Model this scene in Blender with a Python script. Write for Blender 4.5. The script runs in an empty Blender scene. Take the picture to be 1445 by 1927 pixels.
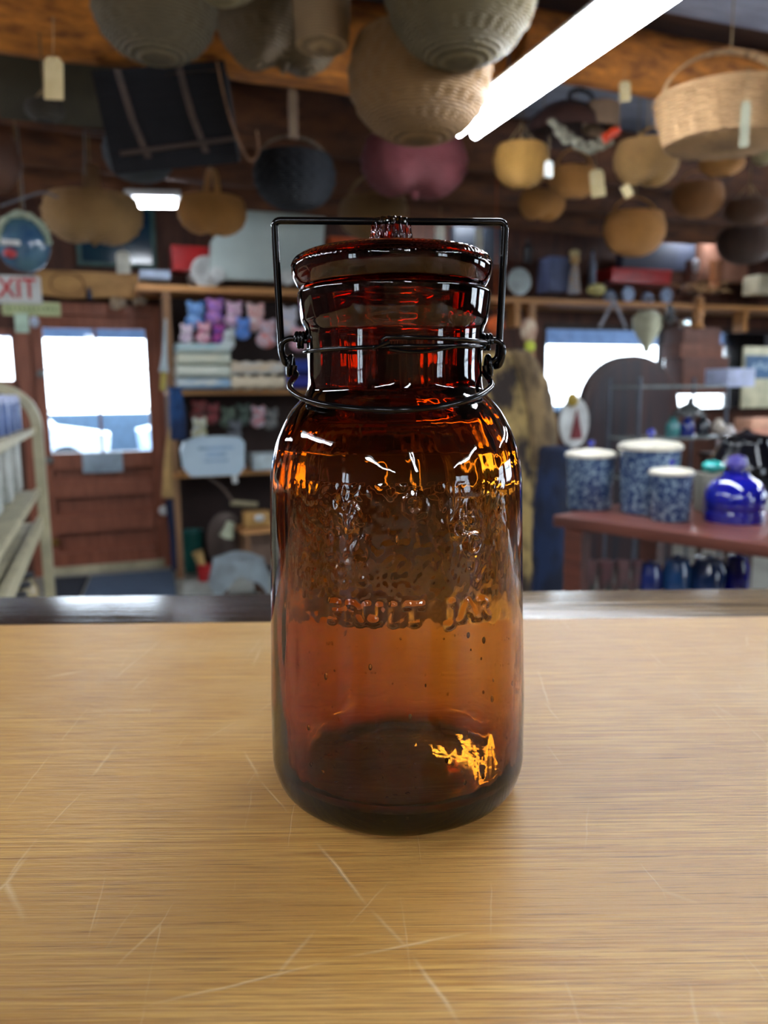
import bpy, bmesh, math, random
from mathutils import Vector, Matrix, noise
from mathutils.bvhtree import BVHTree
random.seed(7)
PI = math.pi
scn = bpy.context.scene
COL = scn.collection

# ------------------------------------------------------------------ camera
EYE = 1.38
CT = 1.17                      # counter top height
TH, ROLL, FPX = math.radians(8.7), 0.011, 1450.0
r0 = Vector((1, 0, 0)); u0 = Vector((0, math.sin(TH), math.cos(TH))); FW = Vector((0, math.cos(TH), -math.sin(TH)))
UP = u0 * math.cos(ROLL) + r0 * math.sin(ROLL); RT = r0 * math.cos(ROLL) - u0 * math.sin(ROLL)
CAM = Vector((0, 0, EYE))
RA = math.radians(20)
U = Vector((math.cos(RA), math.sin(RA), 0)); N = Vector((-math.sin(RA), math.cos(RA), 0)); Z = Vector((0, 0, 1))
def ray(px, py): return FW + RT * ((px - 722.5) / FPX) - UP * ((py - 963.5) / FPX)
def atn(px, py, n):            # point seen at a pixel, n metres towards the far wall
    d = ray(px, py); return CAM + d * (n / d.dot(N))
def atz(px, py, z):
    d = ray(px, py); return CAM + d * ((z - EYE) / d.z)
def aty(px, py, y):
    d = ray(px, py); return CAM + d * (y / d.y)
def mpp(p): return (p - CAM).dot(FW) / FPX
def room(s, n, z): return U * s + N * n + Z * z

cam_d = bpy.data.cameras.new('camera'); cam = bpy.data.objects.new('camera', cam_d); COL.objects.link(cam)
m = Matrix((RT, UP, -FW)).transposed().to_4x4(); m.translation = CAM; cam.matrix_world = m
cam_d.sensor_fit = 'VERTICAL'; cam_d.sensor_height = 36; cam_d.lens = 36 * FPX / 1927
cam_d.clip_start = 0.02
cam_d.dof.use_dof = True; cam_d.dof.focus_distance = 0.355; cam_d.dof.aperture_fstop = 8.4
scn.camera = cam

# ------------------------------------------------------------------ object helpers
def tag(o, label=None, cat=None, group=None, kind=None):
    if label: o['label'] = label
    if cat: o['category'] = cat
    if group: o['group'] = group
    if kind: o['kind'] = kind
    return o
def thing(name, label, cat, loc=(0, 0, 0), rz=0.0, group=None, rot=None):
    o = bpy.data.objects.new(name, None); COL.objects.link(o); o.empty_display_size = .05
    o.location = loc; o.rotation_euler = rot if rot else (0, 0, rz)
    return tag(o, label, cat, group)
class MB:
    def __init__(s): s.bm = bmesh.new()
    def box(s, c, d, M=None, bev=0.0):
        r = bmesh.ops.create_cube(s.bm, size=1.0); vs = r['verts']
        for v in vs: v.co = Vector((v.co.x * d[0], v.co.y * d[1], v.co.z * d[2]))
        if bev:
            es = list({e for v in vs for e in v.link_edges})
            rr = bmesh.ops.bevel(s.bm, geom=es, offset=bev, segments=2, affect='EDGES', profile=.6)
            vs = list({v for f in rr['faces'] for v in f.verts} | {v for v in vs if v.is_valid})
        T = Matrix.Translation(Vector(c)) @ (M.to_4x4() if M else Matrix.Identity(4))
        for v in vs: v.co = T @ v.co
        return s
    def lathe(s, prof, seg=32, c=(0, 0, 0), sx=1.0, sy=1.0, M=None, fn=None):
        c = Vector(c); rings = []
        for k, (r, z) in enumerate(prof):
            if r < 1e-6: rings.append([s.bm.verts.new(Vector((0, 0, z)))])
            else:
                ring = []
                for i in range(seg):
                    a = 2 * PI * i / seg; rr = r; zz = z
                    if fn: rr, zz = fn(a, k, r, z)
                    ring.append(s.bm.verts.new(Vector((rr * math.cos(a) * sx, rr * math.sin(a) * sy, zz))))
                rings.append(ring)
        for A, B in zip(rings, rings[1:]):
            for i in range(seg):
                j = (i + 1) % seg
                if len(A) == 1 and len(B) == 1: continue
                if len(A) == 1: s.bm.faces.new((A[0], B[j], B[i]))
                elif len(B) == 1: s.bm.faces.new((A[i], A[j], B[0]))
                else: s.bm.faces.new((A[i], A[j], B[j], B[i]))
        for ring in rings:
            for v in ring: v.co = (M @ v.co if M else v.co) + c
        return s
    def tube(s, pts, r, seg=8, closed=False, flat=1.0):
        pts = [Vector(p) for p in pts]; n = len(pts); rings = []; prev = None
        for i, p in enumerate(pts):
            if closed: t = pts[(i + 1) % n] - pts[i - 1]
            else: t = pts[min(i + 1, n - 1)] - pts[max(i - 1, 0)]
            t = t.normalized() if t.length > 1e-9 else Vector((0, 0, 1))
            if prev is None:
                ref = Vector((0, 0, 1)) if abs(t.z) < .9 else Vector((0, 1, 0))
                a = t.cross(ref).normalized()
            else: a = (prev - t * prev.dot(t)).normalized()
            prev = a; b = t.cross(a).normalized()
            rr = r(i / max(n - 1, 1)) if callable(r) else r
            rings.append([s.bm.verts.new(p + a * (rr * math.cos(2 * PI * k / seg)) + b * (rr * flat * math.sin(2 * PI * k / seg))) for k in range(seg)])
        for i in range(n if closed else n - 1):
            A, B = rings[i], rings[(i + 1) % n]
            for k in range(seg): s.bm.faces.new((A[k], A[(k + 1) % seg], B[(k + 1) % seg], B[k]))
        if not closed:
            s.bm.faces.new(rings[0][::-1]); s.bm.faces.new(rings[-1])
        return s
    def cyl(s, a, b, r, seg=16): return s.tube([a, b], r, seg)
    def ball(s, c, r, sx=1, sy=1, sz=1, seg=20, amp=0.0, fr=3.0, M=None):
        prof = [(r * math.sin(PI * k / 12), -r * math.cos(PI * k / 12) * sz) for k in range(13)]
        prof[0] = (0, -r * sz); prof[-1] = (0, r * sz)
        sd = random.random() * 50
        fn = (lambda a, k, rr, z: (rr * (1 + amp * noise.noise(Vector((math.cos(a) * fr, math.sin(a) * fr, k * .3 + sd)))), z)) if amp else None
        return s.lathe(prof, seg, c, sx, sy, M, fn)
    def prism(s, pts, y0, y1, M=None, bev=0):   # outline in xz, thick along y
        A = [s.bm.verts.new(Vector((x, y0, z))) for x, z in pts]; B = [s.bm.verts.new(Vector((x, y1, z))) for x, z in pts]
        n = len(pts)
        s.bm.faces.new(A); s.bm.faces.new(B[::-1])
        for i in range(n): s.bm.faces.new((A[i], B[i], B[(i + 1) % n], A[(i + 1) % n]))
        if M:
            for v in A + B: v.co = M @ v.co
        return s
    def build(s, name, mat, parent=None, loc=None, rz=0, smooth=True, ang=40, rot=None, mods=None):
        bmesh.ops.recalc_face_normals(s.bm, faces=s.bm.faces[:])
        me = bpy.data.meshes.new(name); s.bm.to_mesh(me); s.bm.free()
        if smooth:
            for p in me.polygons: p.use_smooth = True
            try: me.set_sharp_from_angle(angle=math.radians(ang))
            except Exception: pass
        me.materials.append(mat)
        o = bpy.data.objects.new(name, me); COL.objects.link(o)
        if parent: o.parent = parent
        if loc is not None: o.location = loc
        if rot: o.rotation_euler = rot
        elif rz: o.rotation_euler = (0, 0, rz)
        return o
def arc(cx, cz, rx, rz, a0, a1, n=16, y=0):
    return [Vector((cx + rx * math.cos(a0 + (a1 - a0) * i / n), y, cz + rz * math.sin(a0 + (a1 - a0) * i / n))) for i in range(n + 1)]
def smooth_path(pts, k=6):
    pts = [Vector(p) for p in pts]; out = []
    for i in range(len(pts) - 1):
        p0 = pts[max(i - 1, 0)]; p1 = pts[i]; p2 = pts[i + 1]; p3 = pts[min(i + 2, len(pts) - 1)]
        for j in range(k):
            t = j / k
            out.append(.5 * ((2 * p1) + (p2 - p0) * t + (2 * p0 - 5 * p1 + 4 * p2 - p3) * t * t + (3 * p1 - p0 - 3 * p2 + p3) * t ** 3))
    out.append(pts[-1]); return out

# ------------------------------------------------------------------ materials
def srgb(r, g, b):
    return tuple(((c / 255) / 12.92 if c / 255 <= .04045 else ((c / 255 + .055) / 1.055) ** 2.4) for c in (r, g, b)) + (1,)
class NT:
    def __init__(s, name):
        s.m = bpy.data.materials.new(name); s.m.use_nodes = True; s.t = s.m.node_tree; s.t.nodes.clear()
        s.out = s.t.nodes.new('ShaderNodeOutputMaterial')
    def n(s, typ, **kw):
        nd = s.t.nodes.new(typ)
        for k, v in kw.items():
            if k.startswith('_'): setattr(nd, k[1:], v)
            else: nd.inputs[k.replace('__', ' ')].default_value = v
        return nd
    def l(s, a, b): s.t.links.new(a, b)
    def mth(s, op, a, b=None, c=None, clamp=False):
        nd = s.t.nodes.new('ShaderNodeMath'); nd.operation = op; nd.use_clamp = clamp
        for i, v in enumerate((a, b, c)):
            if v is None: continue
            if isinstance(v, (int, float)): nd.inputs[i].default_value = v
            else: s.l(v, nd.inputs[i])
        return nd.outputs[0]
    def mix(s, f, a, b):
        nd = s.t.nodes.new('ShaderNodeMix'); nd.data_type = 'RGBA'
        for sock, v in ((nd.inputs[0], f), (nd.inputs[6], a), (nd.inputs[7], b)):
            if isinstance(v, (int, float, tuple)): sock.default_value = v
            else: s.l(v, sock)
        return nd.outputs[2]
_mc = {}
def mat(key, c, rough=.6, metal=0.0, c2=None, scale=8.0, stretch=(1, 1, 1), bump=0.0, bscale=None, coat=0.0, lo=.35, hi=.65, detail=4):
    if key in _mc: return _mc[key]
    t = NT(key); p = t.n('ShaderNodeBsdfPrincipled', Roughness=rough, Metallic=metal)
    p.inputs['Coat Weight'].default_value = coat
    col = srgb(*c); col2 = srgb(*(c2 if c2 else tuple(max(0, x * .82) for x in c)))
    tc = t.n('ShaderNodeTexCoord'); mp = t.n('ShaderNodeMapping'); mp.inputs['Scale'].default_value = stretch
    t.l(tc.outputs['Object'], mp.inputs[0])
    nz = t.n('ShaderNodeTexNoise', Scale=scale, Detail=detail, Roughness=.6); t.l(mp.outputs[0], nz.inputs['Vector'])
    f = t.n('ShaderNodeMapRange'); f.inputs[1].default_value = lo; f.inputs[2].default_value = hi; t.l(nz.outputs[0], f.inputs[0])
    t.l(t.mix(f.outputs[0], col, col2), p.inputs['Base Color'])
    if bump:
        n2 = t.n('ShaderNodeTexNoise', Scale=bscale or scale * 3, Detail=3); t.l(mp.outputs[0], n2.inputs['Vector'])
        b = t.n('ShaderNodeBump', Strength=bump, Distance=.01); t.l(n2.outputs[0], b.inputs['Height']); t.l(b.outputs[0], p.inputs['Normal'])
    t.l(p.outputs[0], t.out.inputs[0]); _mc[key] = t.m; return t.m
def emit(key, c, st):
    if key in _mc: return _mc[key]
    t = NT(key); e = t.n('ShaderNodeEmission', Color=srgb(*c), Strength=st); t.l(e.outputs[0], t.out.inputs[0]); _mc[key] = t.m; return t.m
def glassy(key, c, rough=.05, ior=1.5, trans=1.0):
    if key in _mc: return _mc[key]
    t = NT(key); p = t.n('ShaderNodeBsdfPrincipled', Roughness=rough, IOR=ior); p.inputs['Base Color'].default_value = srgb(*c)
    p.inputs['Transmission Weight'].default_value = trans
    t.l(p.outputs[0], t.out.inputs[0]); _mc[key] = t.m; return t.m
def wicker(key, c, c2, rough=.65):
    if key in _mc: return _mc[key]
    t = NT(key); p = t.n('ShaderNodeBsdfPrincipled', Roughness=rough)
    tc = t.n('ShaderNodeTexCoord')
    nz = t.n('ShaderNodeTexNoise', Scale=9.0, Detail=5.0); t.l(tc.outputs['Object'], nz.inputs['Vector'])
    wv = t.n('ShaderNodeTexWave', Scale=38.0, Distortion=1.5, Detail=1.0, _bands_direction='Z'); t.l(tc.outputs['Object'], wv.inputs['Vector'])
    f = t.mth('MULTIPLY_ADD', wv.outputs[1], .5, t.mth('MULTIPLY', nz.outputs[0], .7))
    t.l(t.mix(f, srgb(*c2), srgb(*c)), p.inputs['Base Color'])
    b = t.n('ShaderNodeBump', Strength=.8, Distance=.010); t.l(wv.outputs[1], b.inputs['Height']); t.l(b.outputs[0], p.inputs['Normal'])
    t.l(p.outputs[0], t.out.inputs[0]); _mc[key] = t.m; return t.m
def wood(key, c, c2, rough=.5, sc=(1, 12, 12), scale=3.0, coat=0.0, bump=.15):
    return mat(key, c, rough, 0, c2, scale, sc, bump, scale * 2, coat)
def pane_mat():
    if 'window_glass' in _mc: return _mc['window_glass']
    t = NT('window_glass'); tr = t.n('ShaderNodeBsdfTransparent'); gl = t.n('ShaderNodeBsdfGlossy', Roughness=.02)
    tr.inputs[0].default_value = (.96, .985, 1, 1)
    fr = t.n('ShaderNodeFresnel', IOR=1.45); mx = t.n('ShaderNodeMixShader')
    t.l(fr.outputs[0], mx.inputs[0]); t.l(tr.outputs[0], mx.inputs[1]); t.l(gl.outputs[0], mx.inputs[2]); t.l(mx.outputs[0], t.out.inputs[0])
    _mc['window_glass'] = t.m; return t.m

M_amber = None
def amber_glass(name='amber_glass', dens=800.0):
    t = NT(name)
    g = t.n('ShaderNodeBsdfGlass', Roughness=.0, IOR=1.5); g.inputs['Color'].default_value = (1, 1, 1, 1)
    v = t.n('ShaderNodeVolumeAbsorption', Density=dens); v.inputs['Color'].default_value = (.897, .735, .36, 1)
    tc = t.n('ShaderNodeTexCoord'); mp = t.n('ShaderNodeMapping'); mp.inputs['Scale'].default_value = (1, 1, .35); t.l(tc.outputs['Object'], mp.inputs[0])
    nz = t.n('ShaderNodeTexNoise', Scale=75.0, Detail=3.0); t.l(mp.outputs[0], nz.inputs['Vector'])
    b = t.n('ShaderNodeBump', Strength=.10, Distance=.002); t.l(nz.outputs[0], b.inputs['Height']); t.l(b.outputs[0], g.inputs['Normal'])
    t.l(g.outputs[0], t.out.inputs['Surface']); t.l(v.outputs[0], t.out.inputs['Volume']); return t.m

# counter top wood: fine grain along x, with knife scratches worn in
def counter_mat(scratches):
    t = NT('counter_oak'); p = t.n('ShaderNodeBsdfPrincipled')
    tc = t.n('ShaderNodeTexCoord'); obj = tc.outputs['Object']
    def nz(scale, st, det=4, rg=.6):
        mp = t.n('ShaderNodeMapping'); mp.inputs['Scale'].default_value = st; t.l(obj, mp.inputs[0])
        n_ = t.n('ShaderNodeTexNoise', Scale=scale, Detail=det, Roughness=rg); t.l(mp.outputs[0], n_.inputs['Vector']); return n_.outputs[0]
    def rg(v, a, b, c=0., d=1.):
        f = t.n('ShaderNodeMapRange'); t.l(v, f.inputs[0])
        for i, x in enumerate((a, b, c, d)): f.inputs[i + 1].default_value = x
        return f.outputs[0]
    grain = nz(1.0, (11, 600, 1), 5, .7); grain2 = nz(1.0, (22, 1300, 1), 3); broad = nz(1.0, (1.2, 22, 1), 3); patch = nz(5.0, (1, 1, 1), 4)
    base = t.mix(rg(grain, .36, .64), srgb(164, 113, 44), srgb(218, 174, 98))
    base = t.mix(rg(broad, .35, .7), base, srgb(184, 138, 72))
    base = t.mix(t.mth('MULTIPLY', rg(grain2, .54, .68), .8), base, srgb(122, 80, 36))
    base = t.mix(t.mth('MULTIPLY', rg(patch, .52, .75), .45), base, srgb(214, 184, 136))
    sep = t.n('ShaderNodeSeparateXYZ')
    wob = t.n('ShaderNodeTexNoise', Scale=60.0, Detail=2.0); t.l(obj, wob.inputs['Vector'])
    wv = t.n('ShaderNodeVectorMath', _operation='MULTIPLY_ADD'); t.l(wob.outputs['Color'], wv.inputs[0]); wv.inputs[1].default_value = (.0022, .0022, 0); t.l(obj, wv.inputs[2])
    t.l(wv.outputs[0], sep.inputs[0]); X, Y = sep.outputs[0], sep.outputs[1]
    tot = None
    for (x0, y0, x1, y1, w, st) in scratches:
        L = math.hypot(x1 - x0, y1 - y0); ux, uy = (x1 - x0) / L, (y1 - y0) / L
        al = t.mth('MULTIPLY_ADD', X, ux, t.mth('MULTIPLY_ADD', Y, uy, -(x0 * ux + y0 * uy)))
        pr = t.mth('ABSOLUTE', t.mth('MULTIPLY_ADD', X, -uy, t.mth('MULTIPLY_ADD', Y, ux, (x0 * uy - y0 * ux))))
        a = t.mth('MULTIPLY_ADD', pr, -1.0 / w, 1.0, True)
        e = t.mth('MULTIPLY', t.mth('MULTIPLY', al, 40.0, None, True), t.mth('MULTIPLY', t.mth('SUBTRACT', L, al), 40.0, None, True))
        v = t.mth('MULTIPLY', t.mth('MULTIPLY', a, e), st)
        tot = v if tot is None else t.mth('MAXIMUM', tot, v)
    # many hair-thin random scratches
    for k, (ang, sc) in enumerate(((.6, 9), (-.5, 7), (1.1, 11), (-1.2, 8))):
        mp = t.n('ShaderNodeMapping'); mp.inputs['Rotation'].default_value = (0, 0, ang); mp.inputs['Scale'].default_value = (1, .16, 1); mp.inputs['Location'].default_value = (k * 3.1, k, 0)
        t.l(wv.outputs[0], mp.inputs[0])
        vo = t.n('ShaderNodeTexVoronoi', Scale=float(sc), _feature='DISTANCE_TO_EDGE'); t.l(mp.outputs[0], vo.inputs['Vector'])
        msk = t.n('ShaderNodeTexNoise', Scale=14.0 + k); t.l(obj, msk.inputs['Vector'])
        v = t.mth('MULTIPLY', t.mth('MULTIPLY_ADD', vo.outputs[0], -260.0, 1.0, True), rg(msk.outputs[0], .56, .72))
        tot = t.mth('MAXIMUM', tot, t.mth('MULTIPLY', v, .55))
    fine = t.mth('MULTIPLY', rg(nz(1.0, (90, 90, 1), 2), .60, .8), .5)
    t.l(t.mix(t.mth('MULTIPLY', tot, .75), base, srgb(238, 218, 180)), p.inputs['Base Color'])
    t.l(t.mth('ADD', rg(grain, .3, .7, .34, .46), t.mth('MULTIPLY', tot, .2)), p.inputs['Roughness'])
    h = t.mth('MULTIPLY_ADD', tot, -.5, t.mth('MULTIPLY_ADD', grain, .8, t.mth('MULTIPLY_ADD', grain2, .4, t.mth('MULTIPLY', nz(1.0, (60, 240, 1), 3), .9))))
    b = t.n('ShaderNodeBump', Strength=.5, Distance=.0012); t.l(h, b.inputs['Height']); t.l(b.outputs[0], p.inputs['Normal'])
    p.inputs['Specular IOR Level'].default_value = .6
    t.l(p.outputs[0], t.out.inputs[0]); return t.m

M_black = mat('black_enamel_wire', (5, 6, 8), .14, 0, (7, 8, 10), 40)
for nd in M_black.node_tree.nodes:
    if nd.type == 'BSDF_PRINCIPLED': nd.inputs['Specular IOR Level'].default_value = .3
M_white = mat('white_paint', (225, 228, 226), .5)
M_paper = mat('tag_paper', (214, 196, 150), .8, 0, (200, 180, 132), 20)
M_paperw = mat('white_tag_paper', (232, 234, 222), .8)
M_string = mat('string', (165, 140, 100), .9)
M_redoor = wood('red_brown_door_wood', (150, 88, 64), (122, 68, 48), .42, (14, 14, 1.5), 2.5)
M_dkwood = wood('dark_brown_wood', (52, 30, 20), (34, 20, 14), .6, (2, 14, 14), 3)
M_wallb = wood('wall_boards', (92, 54, 38), (66, 38, 28), .7, (6, 6, 1), 3)
M_pine = wood('pine_shelf', (205, 150, 92), (180, 124, 70), .55, (1, 12, 12), 3)
M_post = wood('weathered_post', (150, 112, 78), (118, 84, 58), .7, (14, 14, 1), 3)
M_log = mat('hewn_log', (232, 146, 56), .85, 0, (110, 62, 28), 9, (1, 3, 3), .9, 24, lo=.3, hi=.7, detail=8)
M_ceil = wood('ceiling_boards', (96, 62, 42), (66, 42, 30), .7, (1, 8, 8), 3)  # brown tone includes the light falloff away from the tube
M_pale = wood('whitewashed_ceiling', (176, 184, 205), (140, 146, 168), .6, (1, 6, 6), 3)  # pale boards, with the brightness from the tube put into the colour
M_floor = mat('painted_floor', (150, 150, 140), .5, 0, (120, 118, 110), 3, bump=.1)
M_grey = mat('grey_metal', (128, 132, 130), .4, .6)
M_cream = mat('cream_metal', (196, 188, 156), .45)
M_redp = mat('red_enamel', (200, 30, 34), .3, coat=.5)
M_dark = mat('near_black', (18, 18, 24), .6)
M_navy = mat('navy_cloth', (18, 32, 66), .9, 0, (12, 20, 44), 12, bump=.3)

# ------------------------------------------------------------------ the jar
JD = 0.40
jx = aty(749, 1455, JD).x
JA = Vector((jx, JD, 0))
def zside(py, x=749, d=JD): return aty(x, py, d).z
def rside(hw, py):
    p = aty(749, py, JD); dep = (p - CAM).dot(FW); k = hw / FPX
    return k * dep / math.sqrt(1 + k * k)
M_amber = amber_glass()
ob = [(hw, py) for hw, py in ((236, 1405), (238, 1300), (238, 1150), (238, 900), (234.5, 862), (225, 826), (212, 797), (198, 772), (185, 757), (173, 746), (166, 736), (163.5, 722), (163, 690), (165, 655), (166.5, 628), (169, 619), (172, 613), (176, 606), (183.5, 556), (181, 551))]
outer = [(0, CT + .004), (.030, CT + .0035), (.045, CT + .0012), (rside(196, 1440), CT + .0002), (rside(212, 1435), CT + .0022), (rside(224, 1430), CT + .0062), (rside(232, 1420), CT + .0125)]
outer += [(rside(h, y), zside(y)) for h, y in ob if zside(y) > CT + .016]
ztop = outer[-1][1]
def resample(prof, step):
    sp = [Vector((r, z)) for r, z in prof]
    for _ in range(3):                      # round the corners
        q = [sp[0]]
        for a, b in zip(sp, sp[1:]):
            L = (b - a).length; f = min(.25, .0022 / max(L, 1e-6)) if L > .004 else .25
            q += [a.lerp(b, f), a.lerp(b, 1 - f)]
        sp = q + [sp[-1]]
    out = [sp[0]]
    for a, b in zip(sp, sp[1:]):
        L = (b - a).length; k = max(1, round(L / step))
        if L < step * .45 and (b - out[-1]).length < step * .6 and b is not sp[-1]: continue
        st = out[-1]
        for i in range(1, k + 1): out.append(st.lerp(b, i / k))
    return [(max(p.x, 0), p.y) for p in out]
ro = resample(outer, .0009)
ro[0] = (0, ro[0][1])
# inner wall
neck_r = rside(163, 690) - .0145
inner = [(neck_r + .002, ztop - .001), (neck_r + .0008, zside(600)), (neck_r, zside(690)), (neck_r + .001, zside(740)), (rside(200, 790) - .006, zside(790) - .001), (rside(226, 840) - .0048, zside(842)),
         (rside(238, 900) - .0045, zside(905)), (rside(238, 1150) - .0042, zside(1150)), (rside(238, 1300) - .0045, zside(1300)), (rside(236, 1400) - .006, CT + .020), (rside(222, 1420) - .008, CT + .0125), (.036, CT + .0125), (.018, CT + .0145), (0, CT + .0155)]
ri = resample(inner, .0016)
ri[-1] = (0, ri[-1][1])

def text_tree(items):          # letters as flat meshes in (arc length, height) space
    bm = bmesh.new()
    for ch, cx, cz, size, rot in items:
        cu = bpy.data.curves.new('t', 'FONT'); cu.body = ch; cu.size = size; cu.align_x = 'CENTER'; cu.align_y = 'CENTER'; cu.offset = .00035
        o = bpy.data.objects.new('t', cu); COL.objects.link(o)
        dg = bpy.context.evaluated_depsgraph_get(); me = bpy.data.meshes.new_from_object(o.evaluated_get(dg))
        me.transform(Matrix.Translation((cx, cz, 0)) @ Matrix.Rotation(rot, 4, 'Z'))
        bm.from_mesh(me); bpy.data.objects.remove(o); bpy.data.curves.remove(cu); bpy.data.meshes.remove(me)
    t = BVHTree.FromBMesh(bm); bm.free(); return t
RB = rside(238, 1000)
items = []
zc = zside(1035)
def upper(ch, deg, rad=.043, size=.0135):
    a = math.radians(deg); items.append((ch, rad * math.sin(a), zc - .010 + rad * math.cos(a), size, -a))
for ch, dg in (('M', -30), ('O', 10), ('C', 42), ('O', 57)): upper(ch, dg)
for i, ch in enumerate('FRUIT'): items.append((ch, -.026 + i * .0092 - .004, zside(1092), .0125, 0))
for i, ch in enumerate('JAR'): items.append((ch, .0245 + i * .0085, zside(1092) - .0005 * i, .0125, 0))
TT = text_tree(items)
def mask(x, z):
    h = TT.find_nearest(Vector((x, z, 0)), .0016)
    return 0.0 if h[0] is None else max(0.0, 1 - h[3] / .0011)
OFF = .0015                    # hand-blown wall: a little thicker on the left
def make_glass_jar():
    bm = bmesh.new(); SEG = 480
    cs = [(math.cos(2 * PI * i / SEG), math.sin(2 * PI * i / SEG)) for i in range(SEG)]
    def ringset(prof, isout):
        rings = []
        for r, z in prof:
            if r < 1e-6: rings.append([bm.verts.new((0, 0, z - CT))]); continue
            ring = []
            tt = min(1, max(0, (zside(790) - z) / .02)); body = .55 + .45 * tt
            for i, (c, s) in enumerate(cs):
                w = 0.0
                if r > .02:
                    w = .00045 * noise.noise(Vector((c * 2.1 + (0 if isout else 9), s * 2.1, z * 14)))
                    w += (.00010 if isout else .00030) * noise.noise(Vector((c * 9, s * 9 + (0 if isout else 5), z * 28 + 3)))
                    w *= body
                if isout and r > .055:
                    if zside(1120) < z < zside(885) and s < -.15:
                        a = math.atan2(c, -s); w += .00065 * mask(a * RB, z)
                        fd = min(1, max(0, (z - zside(1130)) / .03)) * min(1, max(0, (.95 - abs(a)) / .3))
                        w += fd * .00042 * noise.noise(Vector((c * 30, s * 30, z * 260)))
                    w -= .00003 * math.sin(z * 2400) * max(0, 1 - (z - CT) / .03)
                ox = OFF * min(1, max(0, (zside(760) - z) / .04)) * min(1, r / .05) if not isout else 0
                ring.append(bm.verts.new(((r + w) * c + ox, (r + w) * s, z - CT)))
            rings.append(ring)
        return rings
    R_ = ringset(ro, True) + ringset(ri, False)
    for A, B in zip(R_, R_[1:]):
        for i in range(SEG):
            j = (i + 1) % SEG
            if len(A) == 1: bm.faces.new((A[0], B[j], B[i]))
            elif len(B) == 1: bm.faces.new((A[i], A[j], B[0]))
            else: bm.faces.new((A[i], A[j], B[j], B[i]))
    bmesh.ops.recalc_face_normals(bm, faces=bm.faces[:])
    # seeds: small air bubbles caught in the wall and the base
    rnd = random.Random(3)
    def bub(pos, r, k):
        q = bmesh.ops.create_icosphere(bm, subdivisions=2, radius=r)
        for v in q['verts']: v.co = Vector((v.co.x, v.co.y, v.co.z * k)) + pos
        bmesh.ops.reverse_faces(bm, faces=list({f for v in q['verts'] for f in v.link_faces}))
    for _ in range(190):
        a = rnd.uniform(0, 2 * PI); z = CT + .02 + rnd.random() ** 1.2 * .14; rr = rnd.choice((.0002, .0003, .0004, .0005, .0009))
        bub(Vector(((RB - .0022) * math.cos(a), (RB - .0022) * math.sin(a), z - CT)), rr, rnd.uniform(1, 2.6))
    for _ in range(60):
        a = rnd.uniform(0, 2 * PI); q = math.sqrt(rnd.random()) * .045
        bub(Vector((q * math.cos(a), q * math.sin(a), .0072)), rnd.choice((.0003, .0005, .0008, .0012)), .6)
    me = bpy.data.meshes.new('glass_body'); bm.to_mesh(me); bm.free()
    for p in me.polygons: p.use_smooth = True
    me.materials.append(M_amber); return me
jar = thing('storage_jar', 'amber glass storage jar with knobbed lid and black wire bail on the wooden counter', 'jar', (jx, JD, CT))
jb = bpy.data.objects.new('glass_body', make_glass_jar()); COL.objects.link(jb); jb.parent = jar

# lid: thick rounded disc with a knob, its stopper ring sits in the neck
def fz(py, rr): return aty(740, py, JD - rr).z - CT     # height seen on the front at radius rr
LR = rside(190, 512)
zl = lambda py: zside(py) - CT
lidp = [(0, zl(470) + .0005), (.012, zl(470) + .0005)]
kn = rside(38, 440)
knz = fz(412, kn) + .0016
lid_out = [(0, zl(477)), (kn * .6, zl(477)), (LR * .62, zl(477)), (LR * .86, zl(481)), (LR * .955, zl(490)), (LR * .993, zl(501)), (LR, zl(512)), (LR * .985, zl(527)), (LR * .95, zl(541)), (LR * .92, zl(547)),
           (LR * .88, zl(550.5)), (neck_r + .001, zl(550.5)), (neck_r - .001, zl(555)), (neck_r - .0015, zl(620)), (neck_r - .004, zl(628)), (neck_r - .013, zl(622)), (neck_r - .014, zl(560)), (neck_r - .018, zl(545)), (kn * 1.0, zl(538)), (0, zl(536))]
lm = MB(); SEGL = 288
lp = resample(lid_out, .0010); lp[0] = (0, lp[0][1]); lp[-1] = (0, lp[-1][1])
def lidfn(a, k, r, z):
    w = .0003 * noise.noise(Vector((math.cos(a) * 3, math.sin(a) * 3, z * 60)))
    if r > LR * .80 and z > zl(505): w += .00040 * math.sin(a * 110 + 2 * noise.noise(Vector((a * 3, 0, 0))))
    return r + w, z
lm.lathe(lp, SEGL, fn=lidfn)
lid = lm.build('lid', amber_glass('lid_glass', 300.0), jar, loc=((aty(737, 512, JD).x - jx), 0, .0006), ang=180)

kp = resample([(0, knz), (kn * .80, knz), (kn * .88, knz - .0008), (kn * .93, knz - .003), (kn * .97, knz - .008), (kn * 1.08, zl(474)), (kn * 1.22, zl(476.5)), (0, zl(476.5))], .0007)
kp[0] = (0, kp[0][1]); kp[-1] = (0, kp[-1][1])
MB().lathe(kp, 160, fn=lambda a, k, r, z: (r + (.0007 * math.sin(a * 17 + 1.5 * noise.noise(Vector((a * 2, z * 90, 0)))) + .0004 * noise.noise(Vector((math.cos(a) * 4, math.sin(a) * 4, z * 220))) if r > kn * .7 else 0), z)).build('lid_knob', amber_glass('knob_glass', 1500.0), jar, loc=lid.location, ang=180)

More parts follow.
